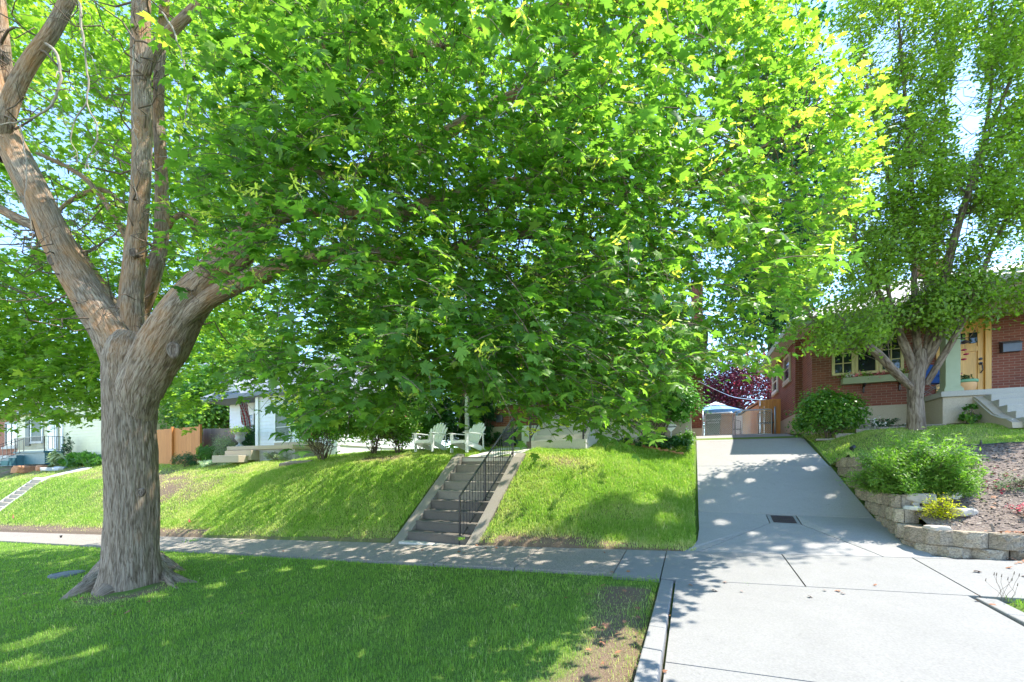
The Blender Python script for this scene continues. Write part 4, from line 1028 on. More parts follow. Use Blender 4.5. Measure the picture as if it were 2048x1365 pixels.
# chain link gate
gt = thing('chain_link_gate', 'galvanised chain link double gate across the driveway', 'gate', (.4, 16.5, 1.1))
def leaf_gate(a, b, z0_, z1_):
    mb = MB(); T_ = 16.5
    mb.tube([(a, T_, z0_), (a, T_, z1_ - .06), (a + .02, T_, z1_ - .015), (a + .08, T_, z1_), (b - .08, T_, z1_), (b - .02, T_, z1_ - .015), (b, T_, z1_ - .06), (b, T_, z0_), (a, T_, z0_)], .021, 8)
    f_ = mb.build('gate_frame', 'galv', gt, smooth=True)
    m2 = MB(); sp = .07; h = z1_ - z0_; w_ = b - a
    k = -int(h / sp) - 1
    while k * sp < w_ + h:
        for sg in (1, -1):
            x0 = a + k * sp if sg > 0 else a + k * sp
            p0 = [x0, z0_] if sg > 0 else [x0, z1_]; p1 = [x0 + h, z1_] if sg > 0 else [x0 + h, z0_]
            xa, xb = max(p0[0], a), min(p1[0], b)
            if xb > xa + .01:
                s_ = (p1[1] - p0[1]) / h
                m2.bar((xa, T_ + .006 * sg, p0[1] + s_ * (xa - p0[0])), (xb, T_ + .006 * sg, p0[1] + s_ * (xb - p0[0])), .0055)
        k += 1
    m2.build('mesh', 'galv', f_)
leaf_gate(.42, 1.33, 1.17, 1.99); leaf_gate(1.40, 2.52, 1.17, 2.04)
for x_ in (.34, 2.62): MB().tube([(x_, 16.5, 1.0), (x_, 16.5, 2.08)], .03, 8).lathe((x_, 16.5, 2.08), [(.034, 0), (.025, .03), (.002, .04)], 8).build('post', 'galv', gt, smooth=True)
# wheelie bins
def bin_(x, y, z, mat, label, txt=False):
    t_ = thing('wheelie_bin', label, 'trash bin', (x, y, z))
    w0, w1, d0, d1, h = .21, .27, .24, .33, .92
    mb = MB(); mb.add([(x - w0, y - d0, z + .05), (x + w0, y - d0, z + .05), (x + w0, y + d0, z + .05), (x - w0, y + d0, z + .05), (x - w1, y - d1, z + h), (x + w1, y - d1, z + h), (x + w1, y + d1, z + h), (x - w1, y + d1, z + h)], [(3, 2, 1, 0), (4, 5, 6, 7), (0, 1, 5, 4), (1, 2, 6, 5), (2, 3, 7, 6), (3, 0, 4, 7)])
    mb.box(x - .285, x + .285, y - .345, y + .34, z + .86, z + .90); mb.build('body', mat, t_, bevel=.015)
    MB().prism([(x - .29, y - .36), (x + .29, y - .36), (x + .29, y + .38), (x - .29, y + .38)], z + .925, [z + .96, z + .96, z + 1.02, z + 1.02]).build('lid', mat, t_, bevel=.02)
    for sx in (-1, 1):
        MB().tube([(x + sx * .2, y + .26, z + .1), (x + sx * .26, y + .26, z + .1)], .1, 14).build('wheel', 'dark', t_)
    MB().tube([(x - .2, y + .40, z + .93), (x + .2, y + .40, z + .93)], .014, 6).build('handle', mat, t_)
    return t_
gb = bin_(.74, 17.9, 1.14, 'bin_green', 'dark green wheelie bin with white lettering behind the chain link gate')
bin_(1.22, 18.25, 1.15, 'bin_brown', 'orange brown wheelie bin beside the green one behind the gate')
for i_, tx in enumerate(('SALT LAKE CITY', 'RECYCLING')):
    cu = bpy.data.curves.new('lettering', 'FONT'); cu.body = tx; cu.size = .075; cu.extrude = .002; cu.align_x = 'CENTER'
    to = bpy.data.objects.new('tmp', cu); COL.objects.link(to); dg = bpy.context.evaluated_depsgraph_get()
    me = bpy.data.meshes.new_from_object(to.evaluated_get(dg)); bpy.data.objects.remove(to)
    me.transform(Matrix.Rotation(R(90), 4, 'X'))
    o = put('lettering', me, 'white_print', gb, (0, -.345 + .008 * i_, .70 - .11 * i_)); 
# patio umbrella
ux, uy = 1.12, 24.0; um = thing('patio_umbrella', 'white and light blue patio umbrella with scalloped edge behind the gate', 'umbrella', (ux, uy, 1.2))
MB().tube([(ux, uy, 1.2), (ux, uy, 3.5)], .022, 8).build('pole', 'stem', um)
def canopy(r0, z0_, r1, z1_, n=8, sag=.05, th=.008):
    vs = []; rings = 6
    for i in range(rings + 1):
        f = i / rings; r_ = r0 + (r1 - r0) * f; z_ = z0_ + (z1_ - z0_) * f
        for k in range(n * 4):
            a = 2 * math.pi * k / (n * 4); e = abs(((k / 4) % 1) - .5) * 2; rr = r_ * (.93 + .07 * e ** 2)
            vs.append((ux + rr * math.cos(a + .2), uy + rr * math.sin(a + .2), z_ - sag * math.sin(f * math.pi) * (1 - e) + (1 - e) * .0))
    m = n * 4; return vs, [(i * m + k, i * m + (k + 1) % m, (i + 1) * m + (k + 1) % m, (i + 1) * m + k) for i in range(rings) for k in range(m)]
v_, f_ = canopy(.03, 3.5, .55, 3.27); mb = MB().add(v_, f_); mb.build('top_panel', 'umb_white', um)
v_, f_ = canopy(.50, 3.25, 1.36, 2.93); mb = MB().add(v_, f_); mb.build('canopy', 'umb_blue', um)
mb = MB(); vs = []; m = 64
for k in range(m):
    a = 2 * math.pi * k / m + .2; rr = 1.36 * .965
    vs.append((ux + rr * math.cos(a), uy + rr * math.sin(a), 2.94)); vs.append((ux + rr * math.cos(a), uy + rr * math.sin(a), 2.74 + .05 * abs(math.sin(k * math.pi / 4))))
mb.add(vs, [(2 * k, 2 * ((k + 1) % m), 2 * ((k + 1) % m) + 1, 2 * k + 1) for k in range(m)]); mb.build('valance', 'umb_blue', um)
for k in range(8): a = 2 * math.pi * k / 8 + .2; MB().tube([(ux, uy, 3.46), (ux + 1.33 * math.cos(a), uy + 1.33 * math.sin(a), 2.925)], .008, 5).build('rib', 'stem', um)
# white cabinet behind the gate
cb = thing('storage_cabinet', 'tall white storage cabinet behind the middle of the gate', 'cabinet', (1.6, 20, 1.15))
MB().box(1.42, 1.98, 20, 20.5, 1.15, 2.25).build('body', 'white', cb, bevel=.01)
for a in (1.43, 1.705): MB().box(a, a + .265, 19.985, 19.998, 1.2, 2.2).build('door', 'white_siding', cb)
def wire_chair(x, y, z, label):
    t_ = thing('patio_chair', label, 'chair', (x, y, z))
    for sx in (-.22, .22):
        for sy in (-.2, .2): MB().tube([(x + sx, y + sy, z), (x + sx * .95, y + sy * .95, z + .42)], .012, 6).build('leg', 'black', t_)
    mb = MB()
    for k in range(8): mb.bar((x - .22 + k * .063, y - .2, z + .43), (x - .22 + k * .063, y + .2, z + .43), .012)
    mb.bar((x - .23, y - .2, z + .43), (x + .23, y - .2, z + .43), .02).bar((x - .23, y + .2, z + .43), (x + .23, y + .2, z + .43), .02); mb.build('seat', 'black', t_)
    mb = MB().tube([(x - .22, y + .2, z + .42), (x - .23, y + .27, z + .8), (x, y + .29, z + .88), (x + .23, y + .27, z + .8), (x + .22, y + .2, z + .42)], .013, 6)
    for k in range(1, 8): mb.bar((x - .22 + k * .055, y + .2, z + .43), (x - .22 + k * .055, y + .27, z + .82), .008)
    mb.build('backrest', 'black', t_)
wire_chair(2.42, 16.85, 1.16, 'black wire patio chair by the honey fence behind the gate')
wire_chair(1.62, 19.2, 1.16, 'black wire patio chair in front of the white cabinet')
# overhead cable
cbn = np.array([PX(1395, 762, 15), PX(1440, 784, 16), PX(1480, 797, 17), PX(1550, 801, 19)])
mb = MB().tube([tuple(p) for p in curve_pts(cbn, [1] * 4, .4)[0]], .014, 5)
tag(mb.build('service_cable', 'galv'), 'pale overhead service cable sagging in front of the purple plum tree', 'cable')

# ---- white garden chairs
def adirondack(label):
    t_ = thing('adirondack_chair', label, 'chair', (0, 0, 0), 'white chairs on the lawn')
    mb = MB()
    for k in range(7):
        y = -.30 + k * .078; z = .37 - k * .02 + (-.02 if k == 0 else 0)
        mb.box(-.27, .27, y, y + .068, z - .02, z)
    mb.box(-.275, .275, -.335, -.312, .27, .36); mb.build('seat', 'white', t_, bevel=.004)
    mb = MB(); an = R(24)
    for k in range(7):
        o_ = (k - 3); x0 = o_ * .068; x1 = o_ * .105; h = .80 - .022 * o_ * o_; w0, w1 = .03, .044
        vs = []
        for f, xx, ww in ((0, x0, w0), (.9, x0 + (x1 - x0) * .9, w1), (1, x1, .02)):
            L_ = h * f; y = .20 + math.sin(an) * L_; z = .24 + math.cos(an) * L_
            for sx, dy in ((-1, 0), (1, 0), (1, .02), (-1, .02)): vs.append((xx + sx * ww, y + dy, z))
        mb.add(vs, [(0, 1, 2, 3)] + [(a * 4 + q, a * 4 + (q + 1) % 4, a * 4 + 4 + (q + 1) % 4, a * 4 + 4 + q) for a in (0, 1) for q in range(4)] + [(11, 10, 9, 8)])
    mb.box(-.30, .30, .385, .405, .58, .64).box(-.24, .24, .235, .255, .27, .33); mb.build('backrest', 'white', t_)
    for sx in (-1, 1):
        x = sx * .335
        MB().prism([(x - .075, -.36), (x - .045, -.40), (x + .045, -.40), (x + .075, -.36), (x + .07, -.1), (x + .045, .42), (x - .045, .42), (x - .07, -.1)], .555, .577).build('armrest', 'white', t_, bevel=.004)
        MB().box(x - .012, x + .012, -.33, -.23, 0, .555).extr([(x + .03 * sx, -.33, .55), (x + .03 * sx, -.24, .55), (x + .03 * sx, -.27, .40), (x + .03 * sx, -.31, .36), (x + .03 * sx, -.33, .34)], (.02, 0, 0)).build('leg', 'white', t_)
        xs = sx * .29
        MB().extr([(xs - .012, -.33, .24), (xs - .012, -.33, .36), (xs - .012, .30, .22), (xs - .012, .58, .06), (xs - .012, .60, 0), (xs - .012, .48, 0), (xs - .012, .1, .12)], (.024, 0, 0)).build('leg', 'white', t_)
        MB().bar((x - .01 * sx, .36, .556), (x - .03 * sx, .40, .06), .024, .08).build('brace', 'white', t_)
    return t_
ch = adirondack('white slatted garden chair, the left one, half under the rose shrub')
def copy_tree(o):
    c = o.copy(); COL.objects.link(c)
    for k in o.children:
        d = k.copy(); COL.objects.link(d); d.parent = c
    return c
cx_, cy_ = SX(860, 10.35), 10.35; c2x, c2y = SX(933, 10.25), 10.25
ch2 = copy_tree(ch); ch2['label'] = 'white slatted garden chair, the right one, in front of the white post'
ch.location = (cx_, cy_, float(G(cx_, cy_)) + .02); ch.rotation_euler = (0, 0, R(-4))
ch2.location = (c2x, c2y, float(G(c2x, c2y)) + .02); ch2.rotation_euler = (0, 0, R(-18))
# weathered post
px_ = SX(934, 11.5); pz = float(G(px_, 11.5))
wp = MB(); n_ = 12; 
for k in range(n_): wp.box(px_ - .055 + .008 * math.sin(k * 1.7), px_ + .055 + .008 * math.sin(k * 2.3), 11.45, 11.55, pz - .1 + k * .2, pz - .1 + (k + 1) * .2 - (.002 if k % 3 else .03))
wpo = wp.build('post', 'white_worn'); tag(wpo, 'flaking white wooden post rising behind the right garden chair', 'post')
# diamond sign
sx_ = SX(1342, 12.2); sz = float(G(sx_, 12.2)); sc_ = ZY(sx_, 12.2, 853)
sg = thing('yard_sign', 'small white diamond shaped yard sign on a stake in front of the viburnum', 'sign', (sx_, 12.2, sz))
MB().tube([(sx_, 12.21, sz - .1), (sx_, 12.21, sc_ - .12)], .012, 6).build('stake', 'galv', sg)
q = .165; pn = MB().extr([(sx_ - q, 12.19, sc_), (sx_, 12.19, sc_ - q), (sx_ + q, 12.19, sc_), (sx_, 12.19, sc_ + q)], (0, .012, 0)).build('panel', 'white', sg)
MB().extr([(sx_ - q * .80, 12.184, sc_ - .033), (sx_ + q * .80, 12.184, sc_ - .033), (sx_ + q * .97, 12.184, sc_ - .005), (sx_ - q * .97, 12.184, sc_ - .005)], (0, .003, 0)).build('stripe', 'pewter', pn)
# hose and crate by the brick house
hx, hy = SX(1037, 12.6), 12.6; hzz = ZY(hx, hy, 868)
mb = MB()
for k in range(5):
    pts = [(hx + (.15 + .012 * k) * math.cos(a), hy + .02 * k, hzz + (.24 + .012 * k) * math.sin(a) - .02 * k) for a in np.linspace(0, 2 * math.pi, 25)]
    mb.tube(pts, .011, 6)
tag(mb.build('garden_hose', 'hose'), 'coiled teal garden hose hanging on the brick house foundation', 'hose')
cxx = SX(1019, 12.3); cz = float(G(cxx, 12.3)); ct = thing('plastic_crates', 'stack of dark slatted crates against the brick house foundation', 'crates', (cxx, 12.3, cz))
for k in range(4):
    mb = MB(); zz = cz + k * .16
    for a in range(3): mb.box(cxx - .17, cxx + .17, 12.14, 12.155, zz + .012 + a * .048, zz + .042 + a * .048)
    mb.box(cxx - .17, cxx - .15, 12.14, 12.46, zz, zz + .15).box(cxx + .15, cxx + .17, 12.14, 12.46, zz, zz + .15).box(cxx - .17, cxx + .17, 12.155, 12.46, zz, zz + .02)
    mb.build('crate', 'pewter', ct)
# hose reel by the white house
rx, ry = SX(603, 11.9), 11.9; rz_ = float(G(rx, ry)); hrl = thing('hose_reel', 'white garden hose reel with teal hose beside the rose shrub', 'hose reel', (rx, ry, rz_))
mb = MB()
for sx in (-.16, .16):
    mb.tube([(rx + sx, ry + .22 * math.cos(a), rz_ + .38 + .22 * math.sin(a)) for a in np.linspace(0, 2 * math.pi, 17)], .022, 6)
    for a in np.linspace(0, math.pi, 4)[:-1]: mb.bar((rx + sx, ry + .2 * math.cos(a), rz_ + .38 + .2 * math.sin(a)), (rx + sx, ry - .2 * math.cos(a), rz_ + .38 - .2 * math.sin(a)), .02)
    mb.bar((rx + sx, ry - .2, rz_), (rx + sx, ry, rz_ + .38), .03).bar((rx + sx, ry + .2, rz_), (rx + sx, ry, rz_ + .38), .03)
mb.build('frame', 'dog', hrl)
mb = MB()
for k in range(7): mb.tube([(rx - .12 + k * .04, ry + .13 * math.cos(a), rz_ + .38 + .13 * math.sin(a)) for a in np.linspace(0, 2 * math.pi, 15)], .018, 6)
mb.build('hose', 'hose', hrl)
# flag
fl = thing('flag', 'red, white and blue striped flag hanging from an angled pole on the white house', 'flag', (SX(500, 13.1), 13.1, 3.0))
p0 = np.array([SX(505, 13.15), 13.15, 2.95]); p1 = np.array([SX(472, 12.3), 12.3, ZY(SX(472, 12.3), 12.3, 788)])
MB().tube([tuple(p0), tuple(p1)], .016, 6).lathe(tuple(p1), [(.01, -.02), (.03, .01), (.003, .05)], 8).build('pole', 'white', fl)
nu, nv_ = 13, 26; vs = []
for j in range(nv_ + 1):
    f = j / nv_
    for i in range(nu * 2 + 1):
        g = i / (nu * 2)
        top = p0 + (p1 - p0) * (.30 + .68 * g)
        x_ = top[0] * (1 - min(1, f * 1.8)) + (p1[0] + .22 + (g - .5) * .42 + .06 * f) * min(1, f * 1.8)
        y_ = top[1] + .10 * math.sin(g * 9 + f * 3) * min(1, f * 2)
        z_ = top[2] - f * (1.62 - .25 * g) 
        vs.append((x_, y_, z_))
W_ = nu * 2 + 1; mb = MB()
mb.v = vs
for j in range(nv_):
    for i in range(nu * 2):
        mb.f.append([j * W_ + i, j * W_ + i + 1, (j + 1) * W_ + i + 1, (j + 1) * W_ + i])
        blue = j < 8 and i > 14
        st_ = int((i * .55 + j * .30) / 1.15) % 2
        mb.mi.append(2 if (blue and not (i % 3 == 1 and j % 3 == 1)) else (1 if (st_ or blue) else 0))
mb.build('cloth', ['flag_red', 'flag_white', 'flag_blue'], fl, smooth=True)
# urn
ux_, uy_ = SX(480, 11.35), 11.35; uz = .92; ur = thing('urn_planter', 'grey stone pedestal urn with trailing plants on the terrace', 'planter', (ux_, uy_, uz))
MB().lathe((ux_, uy_, uz), [(.16, 0), (.16, .05), (.11, .07), (.06, .12), (.05, .18), (.08, .22), (.17, .30), (.20, .36), (.18, .42), (.17, .46), (.20, .56), (.27, .62), (.27, .645), (.22, .63)], 24).build('urn', 'urn', ur, smooth=True)
# porch things on the right
cc = thing('camp_chair', 'blue folding canvas chair on the porch behind the green column', 'chair', (5.62, 13.8, 1.79)); X_, Y_, Z_ = 5.62, 13.95, 1.79
MB().add([(X_ - .29, Y_ - .22, Z_ + .47), (X_ + .29, Y_ - .22, Z_ + .47), (X_ + .27, Y_ + .18, Z_ + .40), (X_ - .27, Y_ + .18, Z_ + .40), (X_ - .29, Y_ - .22, Z_ + .36), (X_ + .29, Y_ - .22, Z_ + .36), (X_ + .27, Y_ + .18, Z_ + .38), (X_ - .27, Y_ + .18, Z_ + .38)], [(0, 1, 2, 3), (7, 6, 5, 4), (0, 4, 5, 1), (1, 5, 6, 2), (2, 6, 7, 3), (3, 7, 4, 0)]).build('seat', 'blue_cloth', cc)
MB().extr([(X_ - .29, Y_ + .14, Z_ + .42), (X_ + .29, Y_ + .14, Z_ + .42), (X_ + .31, Y_ + .24, Z_ + .88), (X_ + .1, Y_ + .25, Z_ + .93), (X_ - .1, Y_ + .25, Z_ + .93), (X_ - .31, Y_ + .24, Z_ + .88)], (0, .012, 0)).build('backrest', 'blue_cloth', cc)
MB().box(X_ - .31, X_ - .25, Y_ - .25, Y_ + .2, Z_ + .60, Z_ + .615).box(X_ + .25, X_ + .31, Y_ - .25, Y_ + .2, Z_ + .60, Z_ + .615).build('armrest', 'blue_cloth', cc)
for a, b in (((-.29, -.24, 0), (.29, -.24, .45)), ((.29, -.24, 0), (-.29, -.24, .45)), ((-.29, .18, 0), (.29, .18, .42)), ((.29, .18, 0), (-.29, .18, .42)), ((-.29, -.24, 0), (-.29, .18, .42)), ((-.29, .18, 0), (-.29, -.24, .62)), ((.29, -.24, 0), (.29, .2, .42)), ((.29, .18, 0), (.31, -.24, .62)), ((-.3, .18, .38), (-.31, .24, .9)), ((.3, .18, .38), (.31, .24, .9))):
    MB().tube([(X_ + a[0], Y_ + a[1], Z_ + a[2]), (X_ + b[0], Y_ + b[1], Z_ + b[2])], .009, 6).build('frame_tube', 'galv', cc)
pt = thing('flower_pot', 'round terracotta flower pot with mint green rim on the porch by the door', 'flower pot', (SX(1929, 13.3), 13.3, 1.79)); X_, Y_ = SX(1929, 13.3), 13.3
MB().lathe((X_, Y_, 1.79), [(.13, 0), (.16, .04), (.20, .15), (.205, .23), (.20, .24)], 24).build('pot', 'terra', pt, smooth=True)
MB().lathe((X_, Y_, 1.79), [(.208, .235), (.225, .25), (.225, .305), (.19, .31), (.18, .27)], 24).build('rim', 'mintpaint', pt, smooth=True)
MB().lathe((X_, Y_, 1.79), [(.005, .285), (.185, .285), (.185, .275)], 18).build('soil', 'soil', pt)
lf = Leaves(); N = 160; a = rng.uniform(0, 6.28, N); rr = rng.uniform(0, .16, N)
lf.add(OVATE, np.column_stack([X_ + rr * np.cos(a), Y_ + rr * np.sin(a), 2.1 + rng.uniform(0, .12, N)]), rdir(N) + [0, 0, 1], rdir(N) + [0, 0, .6], .045, rng.uniform(.1, .8, N))
lf.add(OVATE, np.column_stack([X_ - .14 + rng.uniform(-.06, .06, 14), Y_ - .1 + rng.uniform(-.05, .05, 14), 2.22 + rng.uniform(0, .05, 14)]), rdir(14), rdir(14), .04, .5, 1)
lf.build('plant', ['leaf_dark', 'petal_pink'], pt)
mx0, mx1 = SX(2004, 14.7), SX(2031, 14.7); ml = thing('mailbox', 'grey wall mounted mailbox on the brick beside the honey wood door', 'mailbox', (mx0, 14.79, 3.0))
MB().box(mx0, mx1 + .1, 14.66, 14.79, 2.98, 3.20).build('box', 'pewter', ml, bevel=.006)
MB().extr([(mx0 - .008, 14.79, 3.28), (mx0 - .008, 14.79, 3.2), (mx0 - .008, 14.64, 3.19), (mx0 - .008, 14.65, 3.22)], (mx1 - mx0 + .116, 0, 0)).build('lid', 'pewter', ml)
wx, wy = SX(1930, 13.25), 13.25; wc = thing('wind_chime', 'hanging ornament of three dark red discs in front of the door', 'wind chime', (wx, wy, 3.9))
MB().tube([(wx, wy, 3.92), (wx, wy, 2.75)], .003, 4).build('cord', 'black', wc)
for i_, yy in enumerate((700, 709, 719)): MB().lathe((wx + .02 * (i_ % 2 * 2 - 1), wy, ZY(wx, wy, yy)), [(.003, -.025), (.045, -.012), (.045, .012), (.003, .025)], 14).build('disc', 'petal_red', wc, smooth=True)
MB().lathe((wx, wy, ZY(wx, wy, 685)), [(.02, -.03), (.09, -.01), (.05, .03), (.01, .05)], 14).build('top_piece', 'rust', wc, smooth=True)
# flowers in the window box
for cxp, cnt, mi, lb in ((3.82, 60, 0, 'leafy plant at the left end of the green window box'), (4.25, 70, 0, 'leafy plant in the middle of the green window box'), (5.0, 60, 0, 'leafy plant at the right end of the green window box'), (4.05, 40, 1, 'pink flowers toward the left of the green window box'), (4.55, 34, 1, 'pink flowers right of the middle of the green window box'), (3.92, 40, 2, 'white flowers at the left of the green window box')):
    lf = Leaves(); P = np.array([cxp, 13.74, 2.50]) + rng.normal(size=(cnt, 3)) * [.08, .04, .05]; lf.add(OVATE, P, rdir(cnt) + [0, -.5, .6], rdir(cnt), .045, rng.uniform(.2, .9, cnt), mi)
    tag(lf.build('window_box_plant', ['leaf_green', 'petal_pink', 'petal_white']), lb, 'flowers', 'plants in the window box')
# ---- rocks
def rock(name, label, c, sz, mat, seed=0, group=None, flat=.6):
    me = bpy.data.meshes.new(name); import bmesh
    b_ = bmesh.new(); bmesh.ops.create_icosphere(b_, subdivisions=4, radius=1)
    for v in b_.verts:
        p = v.co; n_ = (vnoise(p.x * 1.3 + seed, p.y * 1.3 + p.z * 1.1, 1, seed) - .5) * .55 + (vnoise(p.x * 4 + p.z * 3, p.y * 4 + seed, 1, seed + 1) - .5) * .16
        k = 1 + float(n_); q = Vector((max(-.8, min(.8, p.x * k)), max(-.8, min(.8, p.y * k)), max(-.5, min(.62, p.z * k)))); v.co = Vector((q.x * sz[0], q.y * sz[1], q.z * sz[2]))
    b_.to_mesh(me); b_.free(); me.polygons.foreach_set('use_smooth', [True] * len(me.polygons))
    o = put(name, me, mat, None, (c[0], c[1], c[2] + sz[2] * .25)); o.rotation_euler = (0, 0, seed * 1.3); tag(o, label, 'rock', group); return o
for i_, (x, y, w_, h_, mt, lb) in enumerate([(1838, 1002, .30, .13, 'stone', 'large flat boulder under the bright green shrub'), (1899, 996, .16, .11, 'stone_white', 'pale boulder at the right foot of the bright green shrub'),
        (1918, 1028, .22, .09, 'stone', 'long tan rock right of the golden barberry'), (1829, 1052, .13, .05, 'stone_white', 'flat pale rock behind the wall blocks, left of the golden barberry'),
        (1874, 1062, .16, .055, 'stone', 'flat tan rock just behind the front wall, below the golden barberry'), (1829, 1010, .07, .04, 'stone', 'small round stone beside the boulder and the top wall block')]):
    p = GP(x, y, 3); rock('rock', lb, p, (w_, w_ * .7, h_), mt, i_ + 1)
for i_, (x, y, w_, h_, mt, lb) in enumerate([(62, 943, .95, .42, 'stone_red', 'big orange sandstone boulder in front of the teal porch'), (84, 940, .5, .34, 'stone_red', 'smaller red sandstone boulder beside the big orange one'),
        (105, 941, .6, .2, 'stone_white', 'low white rock under the pale yucca'), (122, 940, .5, .22, 'stone_white', 'white rock right of the pale yucca'), (590, 926, .2, .08, 'stone', 'small stone at the end of the log')]):
    p = GP(x, y, 6); rock('rock', lb, p, (w_, w_ * .6, h_), mt, i_ + 11)
# log
pa, pb_ = GP(562, 934, 8), GP(625, 926, 8)
mb = MB(); cp, cr = curve_pts([pa + [0, 0, .05], (pa * 2 + pb_) / 3 + [0, 0, .07], (pa + 2 * pb_) / 3 + [0, 0, .06], pb_ + [0, 0, .05]], [.09, .1, .07, .05], .08)
mb.tube([tuple(p) for p in cp], [float(r_) * (1 + .12 * math.sin(i * 2.1)) for i, r_ in enumerate(cr)], 9)
tag(mb.build('log', 'log', smooth=True), 'weathered log edging lying at the foot of the rose shrubs', 'log')
# edging stones
mb = MB()
for k in range(8): x0 = 2.95 + k * .42; mb.prism([(x0, 12.86), (x0 + .40, 12.86), (x0 + .40, 12.98), (x0, 12.98)], .7, float(GY(x0 + .2, 12.9)) + .07)
tag(mb.build('edging', 'conc_old', bevel=.008), 'low concrete edging in front of the red brick house foundation', 'edging')
mb = MB()
for k in range(7):
    x0 = SX(1262, 11.9) + k * .2; zz = float(G(x0, 11.9)); mb.prism([(x0, 11.9 + .02 * (k % 2)), (x0 + .19, 11.9), (x0 + .19, 12.0), (x0, 12.0)], zz - .1, zz + .07)
tag(mb.build('edging', 'stone_red', bevel=.01), 'reddish stone edging in front of the viburnum bed', 'edging')
# drain grate and its frame in the driveway
dg_ = thing('drain_grate', 'rusty square drain grate set in the driveway', 'drain', (1.485, 8.575, float(G(1.485, 8.575))))
def dz(a, b): return float(G(a, b)) + .02
MB().prism([(1.26, 8.36), (1.71, 8.36), (1.71, 8.79), (1.26, 8.79)], [dz(1.26, 8.36) - .08, dz(1.71, 8.36) - .08, dz(1.71, 8.79) - .08, dz(1.26, 8.79) - .08], [dz(1.26, 8.36) - .006, dz(1.71, 8.36) - .006, dz(1.71, 8.79) - .006, dz(1.26, 8.79) - .006]).build('frame', 'conc_new', dg_)
mb = MB(); a0, a1, b0, b1 = 1.315, 1.665, 8.41, 8.74
def lerp_box(xa, xb, ya, yb, h): mb.prism([(xa, ya), (xb, ya), (xb, yb), (xa, yb)], [dz(xa, ya) - .01, dz(xb, ya) - .01, dz(xb, yb) - .01, dz(xa, yb) - .01], [dz(xa, ya) + h, dz(xb, ya) + h, dz(xb, yb) + h, dz(xa, yb) + h])
lerp_box(a0, a1, b0, b1, -.004)
for k in range(12): xx = a0 + .01 + k * (a1 - a0 - .02) / 12; lerp_box(xx, xx + .014, b0 + .01, b1 - .01, .004)
for k in range(4): yy = b0 + .01 + k * (b1 - b0 - .02) / 3.2; lerp_box(a0 + .01, a1 - .01, yy, yy + .012, .0045)
mb.build('grate', 'rust', dg_)
# round lid in the park strip lawn
p = GP(134, 1151, 3); ld = thing('meter_lid', 'grey round iron utility lid in the lawn left of the maple trunk', 'utility lid', p)
MB().lathe(tuple(p), [(.24, -.05), (.24, .045), (.20, .055), (.20, .048), (.02, .05)], 28).build('lid', 'lid', ld)
MB().lathe(tuple(p), [(.26, -.06), (.26, .035), (.242, .035)], 28).build('ring', 'lid', ld)
# marker flags
for x, y, lb in ((378, 1050, 'small red marker flag on the grass bank right of the maple trunk'), (26, 1042, 'small red marker flag in the neighbour\'s grass at the far left')):
    p = GP(x, y, 4); f_ = thing('marker_flag', lb, 'marker flag', p, 'red marker flags in the grass'); k = 1.5 if x < 100 else 1
    MB().tube([tuple(p), tuple(p + [0, 0, .20 * k])], .0025, 4).build('wire', 'galv', f_)
    MB().extr([tuple(p + [0, 0, .20 * k]), tuple(p + [.12 * k, -.02, .10 * k]), tuple(p + [0, 0, .06 * k]), tuple(p + [-.05 * k, 0, .10 * k])], (0, .003, 0)).build('pennant', 'red_flag', f_)
# sprinkler, riser, drip line, spot light, stake
p = GP(122, 1077, 6); tag(MB().lathe(tuple(p), [(.02, -.02), (.025, .06), (.035, .07), (.035, .10)], 10).build('sprinkler_head', 'dark'), 'small black sprinkler head at the edge of the sunlit sidewalk', 'sprinkler')
p = GP(1962, 905, 4); rs = thing('irrigation_riser', 'thin black irrigation riser in the mulch right of the bright shrub', 'irrigation riser', p)
MB().tube([tuple(p), tuple(p + [0, 0, .22])], .010, 6).build('pipe', 'black', rs); MB().lathe(tuple(p + [0, 0, .12]), [(.016, 0), (.018, .05), (.014, .06)], 8).build('valve', 'black', rs)
pts = [GP(1925, 895, 4), GP(1965, 893, 4), GP(2000, 889, 4), GP(2046, 888, 4), GP(2046, 888, 4) + [1, .1, .03]]
tag(MB().tube([tuple(q_ + [0, 0, .02]) for q_ in curve_pts(pts, [1] * 5, .1)[0]], .009, 6).build('drip_line', 'black'), 'black drip line running across the mulch from the riser', 'drip line')
p = GP(1706, 905, 4); sl = thing('spot_light', 'small black landscape light at the top of the block wall', 'light', p)
MB().tube([tuple(p), tuple(p + [0, 0, .08])], .008, 6).build('stake', 'dark', sl); MB().tube([tuple(p + [-.03, -.03, .07]), tuple(p + [.03, .03, .12])], [.045, .03], 10).build('lamp_head', 'dark', sl)
p = GP(1988, 1064, 3); tag(MB().bar(tuple(p), tuple(p + [-.03, 0, .10]), .014, .02).build('wood_stake', 'log'), 'short wooden stake behind the front wall blocks', 'stake')

